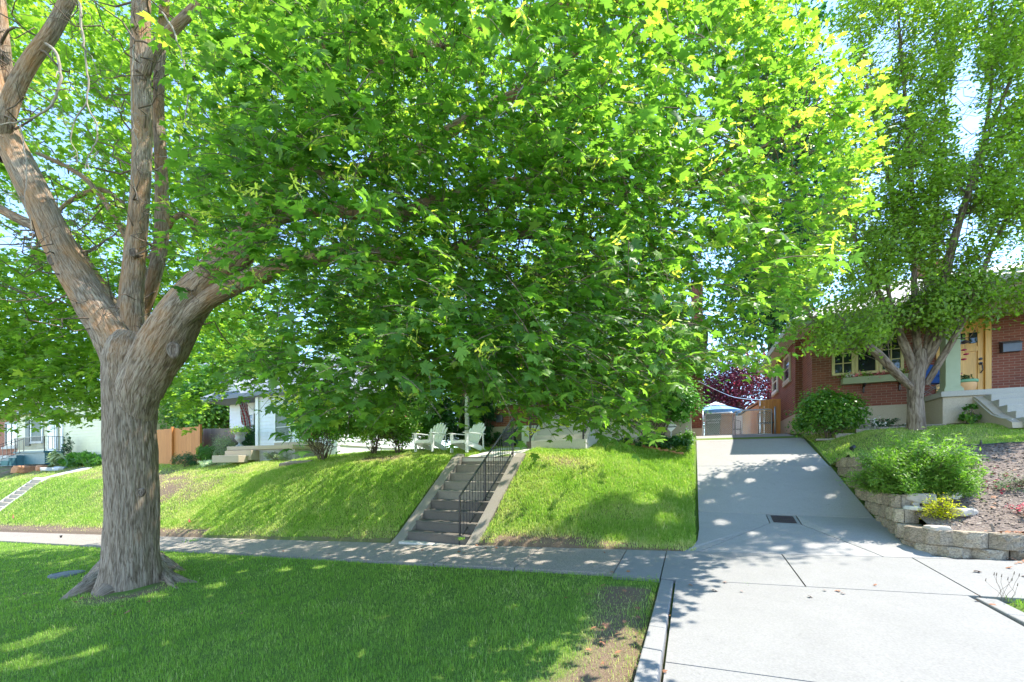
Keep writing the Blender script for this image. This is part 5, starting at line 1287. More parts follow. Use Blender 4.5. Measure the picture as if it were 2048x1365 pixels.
# ================================================================== TREES
def px_nodes(nodes, zd):
    P = []; Rr = []
    for n_ in nodes:
        z = n_[3] if len(n_) > 3 else zd
        P.append(PX(n_[0], n_[1], z)); Rr.append(n_[2] / math.sqrt(1 + ((n_[0] - CX) / F) ** 2))
    return P, Rr
base = GP(266, 1172, 3)
ZT = float(np.dot(base, FW))
mt_ = thing('maple_tree', 'large maple with thick forking furrowed trunk in the park strip', 'tree', base)
LB = Limbs()
ra = [(-2.2, .65), (-.6, .4), (.75, .55), (2.3, .4), (3.6, .4)]
def flare(a, Lc):
    f = 1 + 0.10 * math.exp(-Lc / .6)
    for i_, (a0, k) in enumerate(ra): f = f + k * math.exp(-Lc / .34) * np.exp(-((np.mod(a - a0 + math.pi, 2 * math.pi) - math.pi) / .42) ** 2)
    return f
P, Rr = px_nodes([(262, 1205, .52), (262, 1160, .475), (263, 1100, .455), (264, 1020, .455), (262, 940, .448), (261, 850, .45), (263, 780, .485), (268, 725, .53), (272, 690, .46), (275, 668, .30)], ZT)
LB.add(P, Rr, 110, .022, .085, 1, flare, 20)
# surface roots
def root(pts, r0, r1, sd):
    P = [GP(x, y, 2.5) for x, y in pts]; n_ = len(P)
    P = [p + [0, 0, (.12 if i == 0 else .03 - .10 * i / n_)] for i, p in enumerate(P)]
    LB.add(P, list(np.linspace(r0, r1, n_)), 26, .03, .16, sd, None, 40)
root([(235, 1150), (205, 1170), (170, 1187), (140, 1196), (120, 1200)], .29, .04, 5)
root([(250, 1165), (225, 1182), (205, 1190), (190, 1194)], .27, .05, 6)
root([(300, 1150), (330, 1158), (360, 1163), (400, 1166)], .24, .03, 7)
root([(310, 1140), (345, 1140), (372, 1143)], .22, .03, 8)
root([(225, 1140), (190, 1150), (165, 1162)], .22, .04, 9)
root([(330, 1160), (345, 1172), (362, 1180)], .06, .02, 10)
maple_limbs = {
 'L1': ([(266, 860, .26), (258, 770, .36), (238, 692, .39), (190, 612, .355), (135, 522, .325), (85, 420, .315), (40, 330, .30), (5, 245, .28), (-20, 140, .22), (-45, 20, .20), (-60, -160, .15)], 6.1),
 'L1b': ([(0, 300, .12), (8, 248, .17), (28, 185, .165), (62, 120, .15), (105, 60, .14), (140, -10, .13), (190, -120, .11)], 5.95),
 'L1c': ([(5, 320, .10), (0, 240, .15), (6, 150, .19), (0, 50, .17), (-10, -60, .14)], 6.5),
 'L2': ([(112, 480, .10), (66, 452, .125), (25, 432, .12), (-30, 400, .10), (-90, 360, .08)], 6.2),
 'C1': ([(266, 860, .26), (268, 740, .34), (263, 660, .27), (263, 600, .235), (270, 500, .20), (281, 380, .178), (285, 240, .185), (281, 100, .175), (284, -60, .15), (290, -200, .12)], 6.25),
 'C2': ([(272, 720, .10), (282, 640, .13), (305, 565, .135), (322, 480, .145), (323, 350, .125), (317, 230, .11), (320, 120, .10), (332, -20, .09)], 6.7),
 'C3': ([(288, 150, .10), (312, 95, .105), (345, 60, .095), (400, 5, .08), (450, -60, .07)], 6.0),
 'R1': ([(266, 870, .22), (280, 780, .40), (326, 690, .45), (374, 612, .37), (425, 555, .32), (475, 500, .29), (535, 430, .24, 6.0), (590, 330, .20, 5.9), (622, 240, .18, 5.9), (638, 120, .16, 5.8), (650, -60, .13, 5.7)], 6.0),
 'R2': ([(352, 660, .10), (400, 612, .16), (455, 578, .17), (515, 552, .155, 5.8), (600, 520, .13, 5.7), (700, 506, .115, 5.6), (830, 516, .11, 5.6), (920, 496, .09, 5.7), (1040, 470, .07, 5.9), (1180, 480, .04, 6.1)], 5.9),
 'R3': ([(540, 440, .13, 6), (640, 418, .13), (790, 432, .115), (860, 405, .11), (920, 390, .10), (1010, 370, .10), (1130, 371, .095), (1230, 373, .08), (1320, 376, .065), (1400, 345, .04), (1500, 270, .02)], 6.2),
 'R4': ([(600, 335, .13), (700, 345, .12), (810, 315, .11), (900, 262, .10), (980, 212, .09), (1050, 180, .08), (1130, 120, .06), (1230, 50, .04)], 6.4),
 'R5': ([(635, 130, .10), (760, 130, .09), (900, 80, .08), (1010, 35, .075), (1130, 14, .07), (1280, -10, .05)], 6.0),
 'R6': ([(1215, 373, .05), (1262, 395, .065), (1280, 430, .05), (1290, 470, .04), (1330, 520, .02)], 6.2),
 'R7': ([(1000, 205, .05), (1060, 270, .05), (1100, 330, .03)], 6.4),
 'R8': ([(1320, 376, .045), (1400, 370, .04), (1470, 330, .03), (1560, 270, .025), (1650, 190, .015)], 6.2),
 'B1': ([(250, 640, .08), (200, 560, .08), (140, 480, .06), (60, 470, .04)], 7.5),
 'B2': ([(300, 560, .09), (220, 420, .08), (160, 350, .07), (60, 300, .05)], 8),
 'B3': ([(300, 520, .07), (360, 430, .06), (420, 470, .04)], 7.5),
 'B4': ([(260, 420, .07), (200, 380, .07), (120, 420, .05), (60, 520, .03)], 8.2),
}
LP = []
for i_, (k, (nd, zd)) in enumerate(maple_limbs.items()):
    nd = [tuple(q[:3]) + (((q[3] if len(q) > 3 else zd) + ZT - 6.1) if j or k[0] in 'RB' and k not in ('R1',) else ZT,) for j, q in enumerate(nd)]
    P, Rr = px_nodes(nd, zd); big = Rr[0] > .12
    LB.add(P, Rr, 64 if big else 20, .03 if big else .06, .09 if big else .06, 20 + i_, None, 20)
    LP.append(curve_pts(P, Rr, .15)[0])
LB.build('trunk', 'bark', mt_)
LP = np.vstack(LP); LP = LP[LP[:, 2] > 2.35]
# knots where limbs were cut
def knot(x, y, z, r_, par):
    c = PX(x, y, z); d = -FW * .95 + RT * .15; mb = MB(); n_ = 20; vs = []
    u = unit(np.cross(d, [0, 0, 1.0])); v = np.cross(u, d)
    for rr, dd in ((1.25, -.04), (1.12, .03), (.86, .05), (.74, .015), (.45, .02), (.2, .035), (.01, .03)):
        for k in range(n_):
            a = 2 * math.pi * k / n_; q = c + d * dd * .35 + (u * math.cos(a) * .8 + v * math.sin(a) * 1.1) * rr * r_ * (1 + .06 * math.sin(3 * a)); vs.append(tuple(q))
    mb.add(vs, [(i * n_ + k, i * n_ + (k + 1) % n_, (i + 1) * n_ + (k + 1) % n_, (i + 1) * n_ + k) for i in range(6) for k in range(n_)])
    mb.build('knot', 'bark2', par, smooth=True)
knot(346, 700, ZT - .31, .10, mt_); knot(266, 505, ZT + .0, .06, mt_); knot(104, 520, ZT - .20, .07, mt_); knot(283, 985, ZT - .47, .05, mt_)

# outline of the crown as seen (lower edge and right edge)
BX = [-200, 0, 60, 120, 190, 240, 340, 400, 470, 520, 580, 640, 700, 780, 840, 880, 930, 1000, 1080, 1150, 1200, 1245, 1290, 1330, 1400, 1460, 1530, 1580, 1630, 1660, 1700, 1730]
BY = [850, 860, 835, 845, 850, 830, 855, 830, 778, 792, 845, 860, 850, 835, 810, 790, 800, 815, 850, 860, 875, 905, 855, 800, 755, 735, 750, 700, 600, 540, 480, 380]
def in_crown(x, y):
    b = np.interp(x, BX, BY)
    r_ = np.interp(y, [-400, -50, 60, 150, 220, 320, 420, 540, 620, 700, 800], [1590, 1590, 1640, 1780, 1790, 1740, 1720, 1680, 1640, 1600, 1500])
    return (y < b) & (x < r_)
crown_c = np.array([-4.5, 5.5, 1.0])
class Shoots:
    def __init__(s): s.P = []; s.Nm = []; s.T = []; s.S = []; s.C = []
for gx, gy, gr in [(60, 1285, .26), (120, 1262, .20), (25, 1330, .24), (170, 1310, .16), (95, 1325, .14), (760, 1235, .10), (570, 1140, .16), (640, 1135, .14), (860, 1185, .10), (430, 1172, .16), (480, 1145, .12),
        (1020, 1215, .10), (720, 1312, .09), (945, 1290, .08), (300, 1195, .24), (505, 1205, .10), (620, 1260, .08), (330, 1290, .10), (900, 1115, .12), (700, 1102, .12), (1000, 1122, .10), (820, 1125, .12), (1080, 1128, .10), (1180, 1128, .10),
        (1250, 960, .42), (1330, 930, .40), (1150, 1000, .34), (1335, 1040, .30), (1225, 1085, .22), (1100, 960, .25), (1060, 1050, .22), (1290, 1000, .25), (1360, 980, .25), (760, 1040, .10),
        (1530, 882, .22), (1450, 905, .18), (1570, 913, .28), (1440, 955, .14), (1500, 965, .12), (1695, 990, .20), (1660, 1000, .12), (1480, 1000, .22), (1420, 1010, .14), (1440, 1048, .18), (1700, 1062, .14), (1505, 1070, .08), (1560, 1100, .10), (1625, 1096, .12), (1740, 1030, .12), (1590, 985, .10), (1620, 940, .14),
        (1900, 870, .35), (1990, 868, .35), (1780, 868, .2), (1980, 940, .3), (880, 1000, .10), (905, 1065, .10), (950, 960, .12), (865, 1090, .12)]:
    q_ = GP(gx, gy, 2.0); GAPS.append((q_, gr))  # leaves are removed sunward of each spot to shape a sun patch there
shoot_tw = Twigs(); pet = Twigs(); LV = Leaves(True); LVF = Leaves(True)
def shoots(n, xr, yr, zr, size, per, tw_chance=.15, tint0=.35, clump=None, tpl=MAPLE, dest=None, thresh=.0, mi=0, seeds=.1, mask=None, face=.5, seed=0, link=1.3):
    dest = dest or LV; cnt = 0
    cl = None
    if clump:
        cx = rng.uniform(*xr, clump * 3); cy = rng.uniform(*yr, clump * 3); ok = in_crown(cx, cy)
        if mask is not None: ok &= mask(cx, cy)
        cx, cy = cx[ok][:clump], cy[ok][:clump]; cz = rng.uniform(*zr, len(cx)); cl = (cx, cy, cz)
    tries = 0
    while cnt < n and tries < n * 30:
        tries += 1
        if cl is not None:
            k = rng.integers(len(cl[0])); sp = 190 / cl[2][k] * 2.0
            x = cl[0][k] + rng.normal() * sp * 1.25; y = cl[1][k] + rng.normal() * sp * .85; z = cl[2][k] + rng.normal() * .35
        else:
            x = rng.uniform(*xr); y = rng.uniform(*yr); z = rng.uniform(*zr)
        m = 25 * 4 / z
        if not bool(in_crown(np.array(x), np.array(y + m))): continue
        if mask is not None and not bool(mask(np.array(x), np.array(y))): continue
        if z < zr[0] * .92: continue
        if thresh and float(vnoise(x, y, .006, seed + 40)) * .6 + float(vnoise(x, y, .017, seed + 50)) * .4 < thresh: continue
        c = PX(x, y, z)
        if c[2] < GZ(c[0], c[1]) + .35: continue
        cnt += 1
        # drooping shoot pointing outwards from the crown
        out = c - crown_c; out[2] = 0; out = unit(out) + rng.normal(size=3) * .6; out[2] = -.15 + rng.normal() * .35; out = unit(out)
        ln = rng.uniform(.3, .65); a = c - out * ln / 2; ts = np.linspace(0, 1, 5)
        Pp = a + np.outer(ts, out) * ln; Pp[:, 2] -= .18 * ts ** 2
        shoot_tw.add(Pp, .0045, .0018, 3) if z < 7.5 else None
        if z < 7.5 and rng.random() < tw_chance:
            dd = np.linalg.norm(LP - a, axis=1); j = int(dd.argmin())
            if dd[j] < link: shoot_tw.wig(LP[j], a, .011 + .004 * dd[j], .005, 7, .18)
        k = max(3, int(rng.normal(per, per * .3)))
        f = rng.uniform(.1, 1.08, k); pos = a + np.outer(f, out) * ln; pos[:, 2] -= .18 * f ** 2
        off = unit(rng.normal(size=(k, 3)) * [1, 1, .55]) * rng.uniform(.05, .15, (k, 1)); off[:, 2] -= .02
        lp = pos + off
        tc = -FW * .8
        nrm = np.array([0, 0, 1.0]) * rng.uniform(.45, 1.3, (k, 1)) + (unit(c - crown_c) * .35 + tc * .55) * face + rng.normal(size=(k, 3)) * .33
        tip = off * 4 + out * .4 + np.array([0, 0, -.45]) + rng.normal(size=(k, 3)) * .2
        sz = size * rng.uniform(.45, 1.2, k)
        dest.add(tpl if tpl is not MAPLE else (MAPLE, MAPLE_C, MAPLE_D, MAPLE_W)[rng.integers(4)], lp, nrm, tip, sz, np.clip(tint0 + rng.normal(0, .10, k) + rng.normal() * .10, 0, .95), mi)
        if z < 5.2:
            for q in range(0, k):
                pet.add(np.array([pos[q], (pos[q] + lp[q]) / 2 + [0, 0, .01], lp[q] - unit(tip[q]) * sz[q] * .22]), .0016, .0010, 3)
        if seeds and rng.random() < seeds:
            m = rng.integers(4, 10); q0 = a + out * ln * .8
            dest.add(SAMARA, q0 + rng.normal(size=(m, 3)) * [.05, .05, .03] - [0, 0, .04], rdir(m) + tc, rdir(m) + [0, 0, -1.0], .10 + .0 * z, rng.uniform(.85, 1, m), mi)
ncol = lambda lo, hi: (lambda x, y: (x > lo) & (x < hi))
# branches close to the camera side of the crown
shoots(390, (440, 1330), (-120, 900), (3.3, 4.3), .140, 9, .35, .32, 60, seeds=.16, mask=lambda x, y: (x > 470 - (y < 520) * 60) & ~((x > 760) & (x < 1080) & (y > 150) & (y < 560)), seed=1)
shoots(1450, (400, 1340), (-160, 900), (4.3, 6.0), .138, 9, .15, .40, 150, seeds=.10, mask=lambda x, y: (x > 500 - (y < 500) * 130), seed=2)
shoots(1050, (1150, 1800), (-160, 760), (5.0, 6.6), .138, 9, .15, .52, 110, seeds=.12, seed=3)  # right side of the crown: yellower tint puts the backlight into the leaf colour
shoots(420, (760, 1150), (170, 640), (6.0, 8.5), .14, 9, 0, .45, 60, tpl=MAPLE_S, seed=9)
shoots(420, (620, 1330), (470, 880), (4.0, 6.4), .138, 9, 0, .44, 60, seed=10, seeds=.12)
shoots(190, (495, 800), (130, 600), (3.9, 5.3), .138, 9, 0, .36, 26, seed=12, seeds=.1)
# lower fringe that hangs over the lawn
shoots(150, (470, 1340), (640, 900), (3.6, 5.2), .14, 9, .2, .38, None, seeds=.1, mask=lambda x, y: (y > np.interp(x, BX, BY) - 120), seed=4)
shoots(1300, (-120, 250), (560, 850), (7.5, 11), .15, 9, 0, .4, 90, tpl=MAPLE_S, dest=LVF, seeds=0, seed=8, face=.2)
# middle of the crown
shoots(2100, (350, 1560), (-200, 800), (6.2, 8.5), .14, 9, .1, .42, 190, tpl=MAPLE_S, seeds=.05, thresh=.30, mask=lambda x, y: ~((x < 520) & (y > 80) & (y < 700) & (x > 180)), seed=5)
# far side, and what shows behind the trunk on the left
shoots(4500, (-160, 560), (-200, 860), (7.6, 12.5), .15, 9, 0, .45, 420, tpl=MAPLE_S, dest=LVF, seeds=.02, thresh=.32, seed=6, face=.2)
shoots(1500, (450, 1250), (-200, 760), (8.5, 12.0), .14, 9, 0, .55, 200, tpl=MAPLE_S, dest=LVF, seeds=.03, thresh=.42, seed=7, face=.1)
# crown above and behind the picture: it shades the lawn
n_ = 1900; P = np.column_stack([rng.uniform(-15, 1.0, n_), rng.uniform(-2, 9, n_), rng.uniform(2.8, 9.5, n_)])
dpt = P @ FW; vv = P[:, 2] / np.maximum(dpt, .01)
rad = np.hypot((P[:, 0] + 7) / 8.2, (P[:, 1] - 3) / 7.2)
ok = (rad < 1 - .3 * ((P[:, 2] - 5) / 5) ** 2) & ((dpt < 1.5) | (vv > 1.27)) & (vnoise(P[:, 0], P[:, 1], .7, 77) > .44)
P = P[ok]; k = 9; Q = np.repeat(P, k, 0) + rng.normal(size=(len(P) * k, 3)) * [.28, .28, .12]
LVF.add(MAPLE_S, Q, rdir(len(Q)) * .5 + [0, 0, 1], rdir(len(Q)), .17, rng.uniform(.2, .7, len(Q)))
n_ = 520; P = np.column_stack([rng.uniform(-11.5, -4, n_), rng.uniform(8.6, 12.5, n_), rng.uniform(3.0, 6.5, n_)]); P = P[vnoise(P[:, 0], P[:, 1], .8, 71) > .35]
k = 10; Q = np.repeat(P, k, 0) + rng.normal(size=(len(P) * k, 3)) * [.3, .3, .14]
LVF.add(MAPLE_S, Q, rdir(len(Q)) * .5 + [0, 0, 1], rdir(len(Q)), rng.uniform(.09, .17, len(Q)), rng.uniform(.25, .6, len(Q)))
LV.build('crown', ['leaf_maple'], mt_); LVF.build('inner_crown', ['leaf_maple_far'], mt_)
shoot_tw.build('twigs', 'twig', mt_); pet.build('leaf_stalks', 'leaf_bright', mt_)
# inner branches and bare dead twigs
tw = Twigs()
for k in range(260):
    j = rng.integers(len(LP)); a = LP[j]; d = unit(rng.normal(size=3) * [1, 1, .7] + unit(a - crown_c) * .5); l_ = rng.uniform(.5, 1.6)
    Pp = tw.wig(a, a + d * l_, rng.uniform(.010, .022), .004, 8, .16)
    for q in range(3):
        b_ = Pp[rng.integers(2, 7)]; Pq = tw.wig(b_, b_ + unit(d + rng.normal(size=3) * .9) * rng.uniform(.3, .7), .006, .002, 5, .2)
tw.build('branches', 'twig', mt_)
tw = Twigs()
def dead(nodes, z, r0=.016):
    tw = Twigs()
    P = [PX(x, y, z) for x, y in nodes]; C = curve_pts(P, [1] * len(P), .06)[0]; C = C + rng.normal(size=C.shape) * .006; tw.add(C, r0, r0 * .35)
    for q in range(len(C) // 4):
        b_ = C[rng.integers(1, len(C))]; d = unit(rng.normal(size=3) * [1, .8, .6] + [0, 0, -.5]); Pp = tw.wig(b_, b_ + d * rng.uniform(.12, .42), r0 * .4, .0016, 6, .3)
        for _ in range(2): b2 = Pp[rng.integers(1, 5)]; tw.wig(b2, b2 + unit(d + rng.normal(size=3)) * rng.uniform(.06, .2), .0022, .001, 4, .3)
    tw.build('dead_twig', 'deadtwig', mt_)
dead([(158, -20), (164, 60), (170, 110), (176, 165), (174, 205), (190, 240), (194, 275), (178, 310), (170, 340)], 5.5)
dead([(174, 205), (150, 240), (142, 285), (155, 310), (148, 335)], 5.5, .010)
dead([(92, 88), (112, 105), (122, 145), (112, 195), (88, 225), (40, 243), (-10, 252)], 5.75, .022)
dead([(40, 250), (52, 330), (50, 400), (62, 440), (66, 500)], 5.7, .010)
dead([(268, 90), (262, 180), (268, 260), (275, 290), (262, 330), (275, 400)], 5.9, .010)
dead([(325, 25), (352, 75), (372, 150), (375, 210), (360, 270), (348, 320), (300, 345)], 5.7, .013)
dead([(360, 270), (398, 285), (405, 265), (400, 240)], 5.7, .008)
dead([(760, 150), (742, 145), (730, 160), (715, 185), (706, 205)], 4.4, .009)
dead([(835, 0), (850, 40), (862, 80), (870, 120), (905, 150)], 4.6, .009)
dead([(705, 480), (728, 500), (732, 520), (740, 560), (760, 600)], 4.8, .008)
dead([(1330, 20), (1345, 50), (1390, 65), (1430, 85), (1475, 120)], 5.2, .012)
dead([(1265, 120), (1270, 90), (1290, 75), (1320, 95)], 5.2, .007)
for k in range(34):
    x = rng.uniform(560, 1500); y = rng.uniform(20, 600); a = PX(x, y, rng.uniform(4.2, 6)); tw.wig(a, a + unit(rng.normal(size=3) * [1, 1, .5] + [0, 0, -.8]) * rng.uniform(.3, .9), .007, .002, 7, .2)
tw.build('bare_shoots', 'deadtwig', mt_)

# ---------------------------------------------------------------- pear tree by the brick house
pb0 = np.array([SX(1832, 12.0), 12.0, GZ(SX(1832, 12.0), 12.0)]); pz0 = float(np.dot(pb0, FW))
pr_ = thing('pear_tree', 'small leaved pear tree on the raised yard before the red brick house', 'tree', pb0)
PB_ = Limbs(); PL = []
pl = {
 't': ([(1832, 862, .25), (1832, 846, .225), (1831, 800, .20), (1833, 755, .205), (1838, 725, .20), (1840, 700, .12)], 0),
 'A': ([(1822, 775, .10), (1790, 745, .12), (1755, 708, .115), (1715, 680, .09), (1680, 656, .08), (1630, 640, .05), (1590, 600, .03)], -.35),
 'A2': ([(1725, 690, .05), (1690, 700, .04), (1650, 690, .03)], -.5),
 'B': ([(1830, 745, .12), (1808, 690, .12), (1790, 645, .09), (1765, 600, .07), (1730, 530, .055), (1700, 440, .045), (1685, 330, .03), (1675, 220, .02)], .25),
 'B2': ([(1790, 640, .06), (1775, 560, .05), (1790, 450, .045), (1770, 330, .035), (1740, 200, .025), (1720, 60, .02)], .5),
 'C': ([(1838, 740, .12), (1834, 680, .11), (1829, 610, .08), (1828, 500, .07), (1825, 400, .06), (1815, 250, .05), (1800, 80, .035), (1790, -80, .02)], .1),
 'D': ([(1842, 740, .15), (1866, 692, .15), (1880, 640, .125), (1893, 540, .12), (1918, 445, .105), (1942, 370, .09), (1968, 290, .07), (2005, 200, .055), (2050, 80, .04), (2080, -40, .025)], -.05),
 'E': ([(1852, 770, .09), (1885, 715, .10), (1915, 665, .085), (1945, 600, .07), (1975, 520, .06), (2015, 440, .05), (2070, 380, .035)], -.4),
 'F': ([(1925, 430, .06), (1965, 400, .055), (2010, 350, .05), (2060, 300, .035), (2120, 220, .02)], 0),
 'G': ([(1962, 300, .05), (1980, 200, .045), (1985, 100, .035), (1982, -20, .025)], .1),
 'H': ([(1850, 700, .06), (1862, 600, .05), (1868, 480, .045), (1880, 360, .035), (1890, 220, .025), (1870, 60, .02)], .5),
 'I': ([(1900, 640, .05), (1960, 600, .045), (2030, 580, .035), (2100, 560, .02)], -.5),
}
for i_, (k, (nd, dz_)) in enumerate(pl.items()):
    P = [PX(a, b, pz0 + dz_ * min(1, j / 2)) for j, (a, b, c) in enumerate(nd)]; Rr = [c / math.sqrt(1 + ((a - CX) / F) ** 2) for a, b, c in nd]
    PB_.add(P, Rr, 40 if Rr[0] > .1 else 16, .035, .08, 60 + i_, None, 34)
    if k != 't': PL.append(curve_pts(P, Rr, .12)[0])
PB_.build('trunk', 'bark2', pr_)
PL = np.vstack(PL); lf = Leaves(True); tw = Twigs()
def pear_ok(x, y):
    b = np.interp(x, [1560, 1600, 1640, 1700, 1760, 1800, 1870, 1930, 1980, 2048, 2200], [640, 712, 700, 700, 690, 640, 655, 668, 645, 625, 620])
    l_ = np.interp(y, [-200, 0, 60, 100, 300, 500, 600, 650, 720], [1700, 1690, 1665, 1690, 1680, 1620, 1570, 1565, 1590])
    gap = ((x - 1935) / 38) ** 2 + ((y - 215) / 115) ** 2 < 1
    gap |= ((x - 1900) / 14) ** 2 + ((y - 520) / 45) ** 2 < 1
    gap |= (x > 1630) & (x < 1700) & (y > 60) & (y < 250)
    return (y < b) & (x > l_) & ~gap
cnt = 0
pc = []
while cnt < 3000:
    j = rng.integers(len(PL)); p = PL[j] + rng.normal(size=3) * [.42, .42, .38]
    dd = p @ FW; x = CX + F * (p @ RT) / dd; y = HY - F * p[2] / dd
    if not bool(pear_ok(np.array(x), np.array(y))): continue
    if float(vnoise(x, y, .022, 61)) < .28: continue
    cnt += 1; pc.append(p); 
    if rng.random() < .55: tw.wig(PL[j], p, .009, .003, 5, .2)
# far side and outer fringe
for _ in range(6200):
    x = rng.uniform(1560, 2180); y = rng.uniform(-250, 720)
    if not bool(pear_ok(np.array(x), np.array(y))) or float(vnoise(x, y, .012, 62)) * .5 + float(vnoise(x, y, .03, 66)) * .5 < .42: continue
    pc.append(PX(x, y, pz0 + rng.uniform(-1.1, 1.6)))
pc = np.array(pc); k = 17; out = unit(pc - (pb0 + [0, 0, 2.5]))
Q = np.repeat(pc, k, 0); O_ = np.repeat(out, k, 0); N = len(Q)
Q = Q + rng.normal(size=(N, 3)) * [.10, .10, .11]
tn = np.repeat(.32 + .13 * rng.normal(size=len(pc)), k) + rng.normal(0, .12, N)
lf.add(OVATE, Q, O_ * .5 + rng.normal(size=(N, 3)) * .5 + [0, 0, .5] - FW * .3, rng.normal(size=(N, 3)) * .5 + [0, 0, -.8], rng.uniform(.055, .10, N), tn)
# crown higher up, out of the picture, that shades the driveway
n_ = 5000; a = rng.uniform(0, 6.28, n_); rr = 2.9 * np.sqrt(rng.random(n_)); hh = rng.uniform(5.5, 9.5, n_); cc_ = np.column_stack([pb0[0] + rr * np.cos(a) * (1 - (hh - 5.5) / 8), pb0[1] + rr * np.sin(a) * (1 - (hh - 5.5) / 8), pb0[2] + hh])
dd = cc_ @ FW; yv = HY - F * cc_[:, 2] / dd; cc_ = cc_[(yv < -10) & (vnoise(cc_[:, 0], cc_[:, 1] + cc_[:, 2], 1.6, 5) > .4)]; k = 3; Q = np.repeat(cc_, k, 0) + rng.normal(size=(len(cc_) * k, 3)) * .15
lf.add(OVATE, Q, rdir(len(Q)), rdir(len(Q)), .10, .4)
lf.build('crown', ['leaf_pear'], pr_); tw.build('twigs', 'twig', pr_)

# ---------------------------------------------------------------- other trees, bushes, plants
def crown_leaves(c, rad, n, size, tpl, clumps=40, clump_r=.35, shell=.6, flat=1.0, tint0=.4, up=.5, squash=1, bottom=-1.0, var=.12):
    lf = Leaves(); c = np.array(c, float); rad = np.array(rad, float)
    d = rdir(clumps * 3); d = d[d[:, 2] > bottom][:clumps]; r_ = rng.uniform(shell, 1.0, (len(d), 1)) * (.85 + .3 * rng.random((len(d), 1)))
    cc = c + d * r_ * rad; j = rng.integers(len(cc), size=n); cr = np.minimum(rad, rad.min() * 1.6) * clump_r
    P = cc[j] + rng.normal(size=(n, 3)) * cr * .6
    ct = rng.normal(size=len(cc)) * .12
    nrm = unit(P - c) * .6 + rng.normal(size=(n, 3)) * .5 + [0, 0, up]
    lf.add(tpl, P, nrm, rng.normal(size=(n, 3)) * .6 + unit(P - c) * .5 + [0, 0, -.3], size * rng.uniform(.6, 1.25, n), np.clip(tint0 + ct[j] + rng.normal(0, var, n), 0, 1))
    return lf, cc
def tree(label, x, y, zg, h, c_off, rad, n, size, mat, tpl=DIAM, clumps=60, tr=.18, name='tree', group=None, tint0=.4, lean=0, crown_r=.35, extra=None, shell=.5):
    t_ = thing(name, label, 'tree', (x, y, zg), group)
    c = np.array([x + lean, y, zg + c_off]); lf, cc = crown_leaves(c, rad, n, size, tpl, clumps, crown_r, shell, tint0=tint0)
    lb = Limbs(); top = c + [0, 0, rad[2] * .5]
    lb.add([(x, y, zg - .1), (x + .02, y, zg + h * .25), (x + lean * .5, y, zg + c_off * .8), tuple(top)], [tr * 1.25, tr, tr * .75, tr * .2], 14, .25, .08, int(abs(x) * 7) % 50, None, 10)
    lb.build('trunk', 'bark2', t_)
    tw = Twigs()
    for q in range(min(len(cc), 26)):
        a = np.array([x + lean * .4, y, zg + c_off * rng.uniform(.5, 1.0)]); tw.wig(a, cc[q], tr * .28, .012, 6, .12)
    tw.build('branches', 'twig', t_)
    lf.build('crown', [mat], t_); return t_
tree('purple leaved plum tree beyond the honey fence and the umbrella', SX(1478, 28), 28, 1.3, 5, 3.5, (2.6, 2.0, 1.75), 15000, .13, 'leaf_purple', OVATE, 90, .14, 'plum_tree', tint0=.42)
tree('pale green tree beyond the brick chimney, left of the plum tree', SX(1412, 33), 33, 1.3, 5, 3.7, (1.5, 1.6, 2.0), 6000, .16, 'leaf_bright', OVATE, 40, .12, 'tree', tint0=.45)
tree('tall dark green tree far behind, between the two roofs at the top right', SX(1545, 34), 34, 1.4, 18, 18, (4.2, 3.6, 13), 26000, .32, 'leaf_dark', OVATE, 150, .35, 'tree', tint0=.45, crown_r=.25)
tree('broad green tree behind the orange cedar fence', SX(400, 15.5), 15.5, .4, 6, 3.6, (3.2, 2.2, 1.7), 16000, .17, 'leaf_green', MAPLE_S, 90, .22, 'tree', tint0=.35)
tree('dark trunked tree behind the old grey fence', SX(452, 16.5), 16.5, .5, 6, 4.4, (2.6, 2.2, 2.2), 12000, .17, 'leaf_green', MAPLE_S, 70, .24, 'tree', lean=.3, tint0=.3)
tree('tall tree behind the roof of the white clapboard house', -22, 24, .6, 11, 8.5, (4.5, 4, 4.5), 14000, .3, 'leaf_green', OVATE, 90, .35, 'tree', tint0=.4)
tree('tall tree rising behind the cream house', -42, 26, .5, 13, 10, (6, 5, 5), 14000, .4, 'leaf_green', OVATE, 90, .4, 'tree', tint0=.45)
tree('big tree beyond the roof of the warm brick house', -6, 30, 1, 12, 10, (5.5, 5, 4.5), 14000, .35, 'leaf_green', OVATE, 90, .4, 'tree', tint0=.4)

